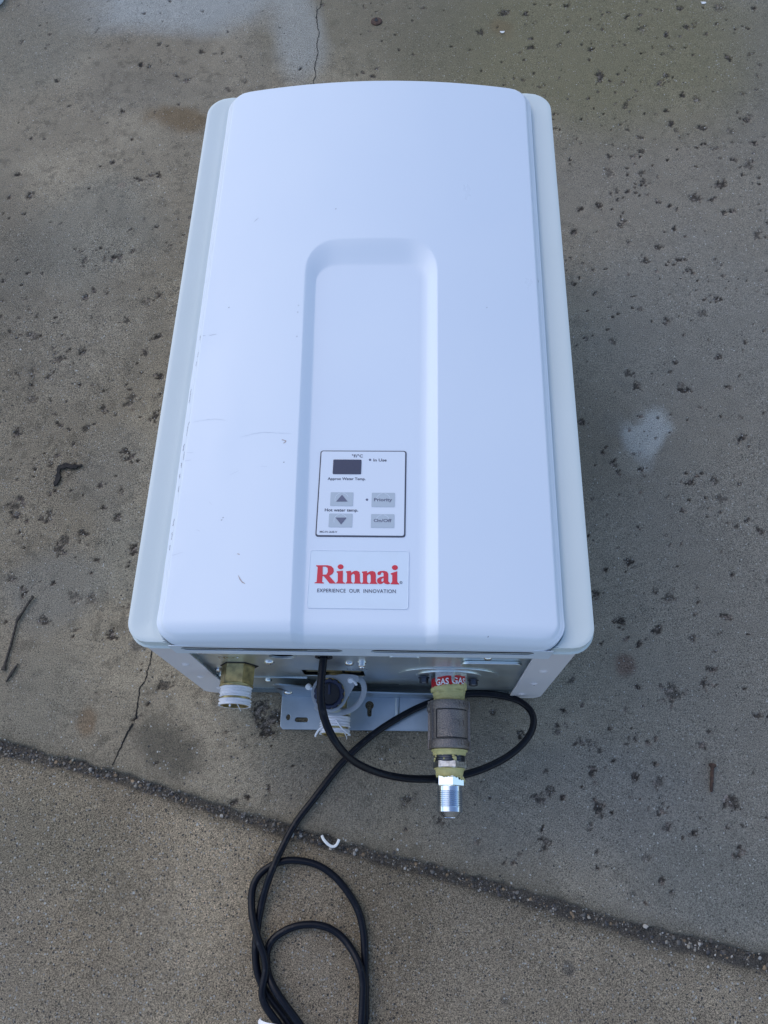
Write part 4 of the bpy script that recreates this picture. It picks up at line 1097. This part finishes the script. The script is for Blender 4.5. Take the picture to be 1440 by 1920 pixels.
# --- power cord
CORD = [(-0.0353, 0.01, 0.1301), (-0.0343, -0.0094, 0.15), (-0.0346, -0.0245, 0.148), (-0.032, -0.0412, 0.143), (-0.0234, -0.0593, 0.135), (-0.0088, -0.074, 0.115), (0.0131, -0.0819, 0.092), (0.0408, -0.0846, 0.072), (0.0751, -0.0823, 0.064), (0.106, -0.0737, 0.056), (0.1343, -0.0584, 0.045), (0.1539, -0.0384, 0.035), (0.1582, -0.0195, 0.025), (0.1476, -0.0054, 0.016), (0.1248, 0.0016, 0.01), (0.093, 0.0019, 0.008), (0.0556, -0.0089, 0.012), (0.0241, -0.0255, 0.0145), (-0.0021, -0.0429, 0.0075), (-0.0277, -0.0668, 0.0045), (-0.0535, -0.1008, 0.0045), (-0.0696, -0.1227, 0.0045), (-0.0809, -0.1459, 0.006), (-0.0876, -0.1647, 0.0115), (-0.0945, -0.1852, 0.0045), (-0.0976, -0.2038, 0.0035), (-0.0986, -0.2202, 0.0035), (-0.0975, -0.2371, 0.0035), (-0.0929, -0.2516, 0.0035), (-0.0827, -0.2656, 0.0035), (-0.0688, -0.2793, 0.0035), (-0.0522, -0.2966, 0.0035), (-0.0304, -0.3133, 0.0035), (-0.0097, -0.3083, 0.006), (-0.0009, -0.2898, 0.0105), (0.0005, -0.2661, 0.0105), (0.0004, -0.25, 0.0105), (-0.0033, -0.2374, 0.0105), (-0.0107, -0.2265, 0.006), (-0.021, -0.216, 0.0035), (-0.035, -0.209, 0.0035), (-0.0487, -0.2073, 0.0035), (-0.0623, -0.2089, 0.0035), (-0.0737, -0.2135, 0.0035), (-0.0848, -0.2215, 0.0035), (-0.0883, -0.2318, 0.0035), (-0.0861, -0.245, 0.0045), (-0.0791, -0.2566, 0.009), (-0.0686, -0.2682, 0.0105), (-0.0565, -0.2805, 0.0105), (-0.0396, -0.2987, 0.0105), (-0.0183, -0.3092, 0.012), (-0.0023, -0.3007, 0.0045), (0.0026, -0.2831, 0.0035), (0.0022, -0.2591, 0.0035), (0.0012, -0.2427, 0.0035), (0.0007, -0.2281, 0.0035), (-0.0013, -0.2103, 0.0035), (-0.0068, -0.194, 0.0035), (-0.0177, -0.1788, 0.0035), (-0.0302, -0.1666, 0.0035), (-0.0467, -0.1575, 0.0035), (-0.066, -0.1543, 0.0035), (-0.0806, -0.1556, 0.0035), (-0.0965, -0.1637, 0.0035), (-0.1046, -0.1748, 0.0035), (-0.1055, -0.1903, 0.0045), (-0.1011, -0.2065, 0.0095), (-0.0947, -0.2216, 0.0105), (-0.089, -0.2319, 0.0105), (-0.0862, -0.2422, 0.0105), (-0.0873, -0.2517, 0.0105), (-0.089, -0.2599, 0.0105), (-0.0864, -0.2687, 0.0105), (-0.0791, -0.2772, 0.0105), (-0.0706, -0.2862, 0.0095), (-0.0536, -0.3102, 0.0035), (-0.0251, -0.3264, 0.0035), (0.0065, -0.3178, 0.0035), (0.0174, -0.3003, 0.0035), (0.0204, -0.2883, 0.0045)]
CORD = [tuple(c) for c in CORD]
CORD[0] = (-.0330, .0130, .1520)
CORD.insert(1, (-.0332, .0030, .1522))
cord = sweep('power_cord', CORD, lambda t: .00335 * (1 + .03 * math.sin(t * 60)), M_CORD, heater, 14, 3, .003)
cord['label'] = 'black rubber power cord coiled in front'
# cable tie round the bundle and the plug at the end of the cord
sweep('cable_tie', [(-.0900, -.2830, .0010), (-.0890, -.2835, .0090), (-.0830, -.2845, .0152), (-.0740, -.2855, .0158), (-.0660, -.2870, .0120), (-.0645, -.2875, .0020)], .0012, M_WHITEINK, cord, 8, 2, .002, flat=(.0022, .0008))
plug_p = Vector(CORD[-1])
pl = lathe('plug', [(0, .0040), (.004, .0048), (.012, .0070), (.018, .0100), (.030, .0110), (.034, .0105)], 24, M_CAPIN, cord, (.0190, -.2900, .0100), (.35, -.15, 0), sharp=40)
for s in (-1, 1):
    lathe('prong', [(0, .0022), (.016, .0022), (.018, .0014)], 12, M_SCREW, pl, (.0500 + s * .002, -.3030 + s * .0060, .0100), (.93, -.40, 0))

# ------------------------------------------------------------------ small things lying about
def stick(name, pts, rf, mt, label, cat, seg=8):
    o = sweep(name, pts, rf, mt, None, seg, 1, .003)
    for v in o.data.vertices:
        k = .22 * math.sin(v.co.x * 900) * math.cos(v.co.y * 700 + v.co.x * 300)
        v.co.z += k * .0012
    return tag(o, label, cat)
t1 = stick('twig', [(-.3700, .1000, .004), (-.3735, .0940, .003), (-.3800, .0790, .0028), (-.3822, .0745, .0035), (-.3830, .0640, .0028), (-.3842, .0466, .0022), (-.3856, .0290, .0022), (-.3862, .0200, .0025)],
           lambda t: .0013 + .0009 * math.exp(-((t - .33) / .05) ** 2) + .0014 * math.exp(-((t - 1) / .05) ** 2) + .0005 * math.exp(-(t / .06) ** 2), M_TWIG, 'long thin dark twig with a knobby end at the left edge', 'twig')
t2 = stick('twig', [(-.3722, .0270, .0018), (-.3760, .0185, .0024), (-.3812, .0075, .0016)], lambda t: .0006 + .0010 * math.sin(math.pi * t), M_TWIG, 'short thin splinter of twig just below the long twig', 'twig')
BARK = [(-0.3734, 0.2588), (-0.369, 0.2599), (-0.3646, 0.2625), (-0.3581, 0.2599), (-0.3532, 0.26), (-0.3483, 0.26), (-0.3455, 0.2609), (-0.3446, 0.2581), (-0.3497, 0.2572), (-0.3508, 0.2541), (-0.3543, 0.2552), (-0.357, 0.2537), (-0.3624, 0.256), (-0.3659, 0.2541), (-0.3693, 0.2543), (-0.3699, 0.2491), (-0.3675, 0.2444), (-0.3677, 0.2395), (-0.37, 0.2337), (-0.3736, 0.2324), (-0.3748, 0.2362), (-0.3734, 0.2394), (-0.3742, 0.2458), (-0.3731, 0.2501), (-0.3745, 0.2544)]
t3 = plate('bark', [BARK], .0022, mat('black_bark', (.014, .012, .012), .9, bump=(500, .001), vary=(300, (.035, .03, .026), .45, .7)), None, .0005, up_at(.0008))
for v in t3.data.vertices: v.co.z += .0008 * math.sin(v.co.x * 700) * math.cos(v.co.y * 500)
tag(t3, 'black bent piece of bark on the slab left of the heater', 'bark')
nail = empty('nail', (.3294, -.072, .002))
tag(nail, 'rusty brown nail lying on the concrete at the lower right', 'nail')
d_ = Vector((-.0042, -.0230, 0)).normalized()
lathe('shank', [(0, .0018), (.012, .0017), (.022, .0015), (.0235, .0008)], 10, M_RUST, nail, (.3312, -.0622, .0026), d_)
lathe('nail_head', [(0, .0020), (.0006, .0034), (.0020, .0036), (.0032, .0026), (.0040, .0018)], 12, M_RUST, nail, (.3317, -.0592, .0032), d_)
scrap = sweep('tape_scrap', [(-.0436, -.1322, .001), (-.0420, -.1352, .003), (-.0385, -.1388, .0030), (-.0345, -.1414, .002), (-.0312, -.1416, .002), (-.0285, -.1395, .003), (-.0268, -.1352, .0035)],
              .001, M_PAPER, None, 10, 1, .002, flat=(.0013, .0006))
tag(scrap, 'curled scrap of white thread tape lying in the joint', 'tape scrap')
plugb = empty('anchor_plug', (-.0234, 1.0186, 0))
tag(plugb, 'round dark metal anchor set in the slab above the heater', 'floor anchor')
lathe('flange', [(0, .0088), (.0012, .0086), (.0018, .0078), (.0019, .0060)], 32, M_RUST, plugb, (-.0234, 1.0186, .0002), (0, 0, 1))
lathe('socket', [(0, .0032), (.0004, .0032)], 6, M_DARK, plugb, (-.0238, 1.0192, .0022), (0, 0, 1))
lathe('slot_mark', [(0, .0014), (.0004, .0014)], 8, M_DARK, plugb, (-.0238, 1.0238, .0021), (0, 0, 1))
for k, (x, y, s, lab) in enumerate(((.1665, .9880, .0030, 'tiny white paint flake above the heater right of the centre'), (.4706, 1.0450, .0034, 'tiny white paint flake near the top right corner'))):
    pts = [(s * math.cos(a) * (1 + .5 * math.sin(3 * a + k)), s * .8 * math.sin(a) * (1 + .4 * math.cos(2 * a))) for a in np.linspace(0, 6.0, 11)]
    f_ = plate('paint_flake', [pts], .0006, M_PAPER, None, 0, Matrix.Translation((x, y, .0015)) @ Matrix.Rotation(.25, 4, 'X'))
    tag(f_, lab, 'paint flake')
lid = plate('plastic_panel', [rrect(-.74, -.618, 1.064, 1.25, (.02, .02, .02, .02), 10)], .012, M_LIGHTPLASTIC, None, .003, Matrix.Translation((0, 0, .001)))
tag(lid, 'rounded corner of a pale plastic panel at the top left corner', 'panel')
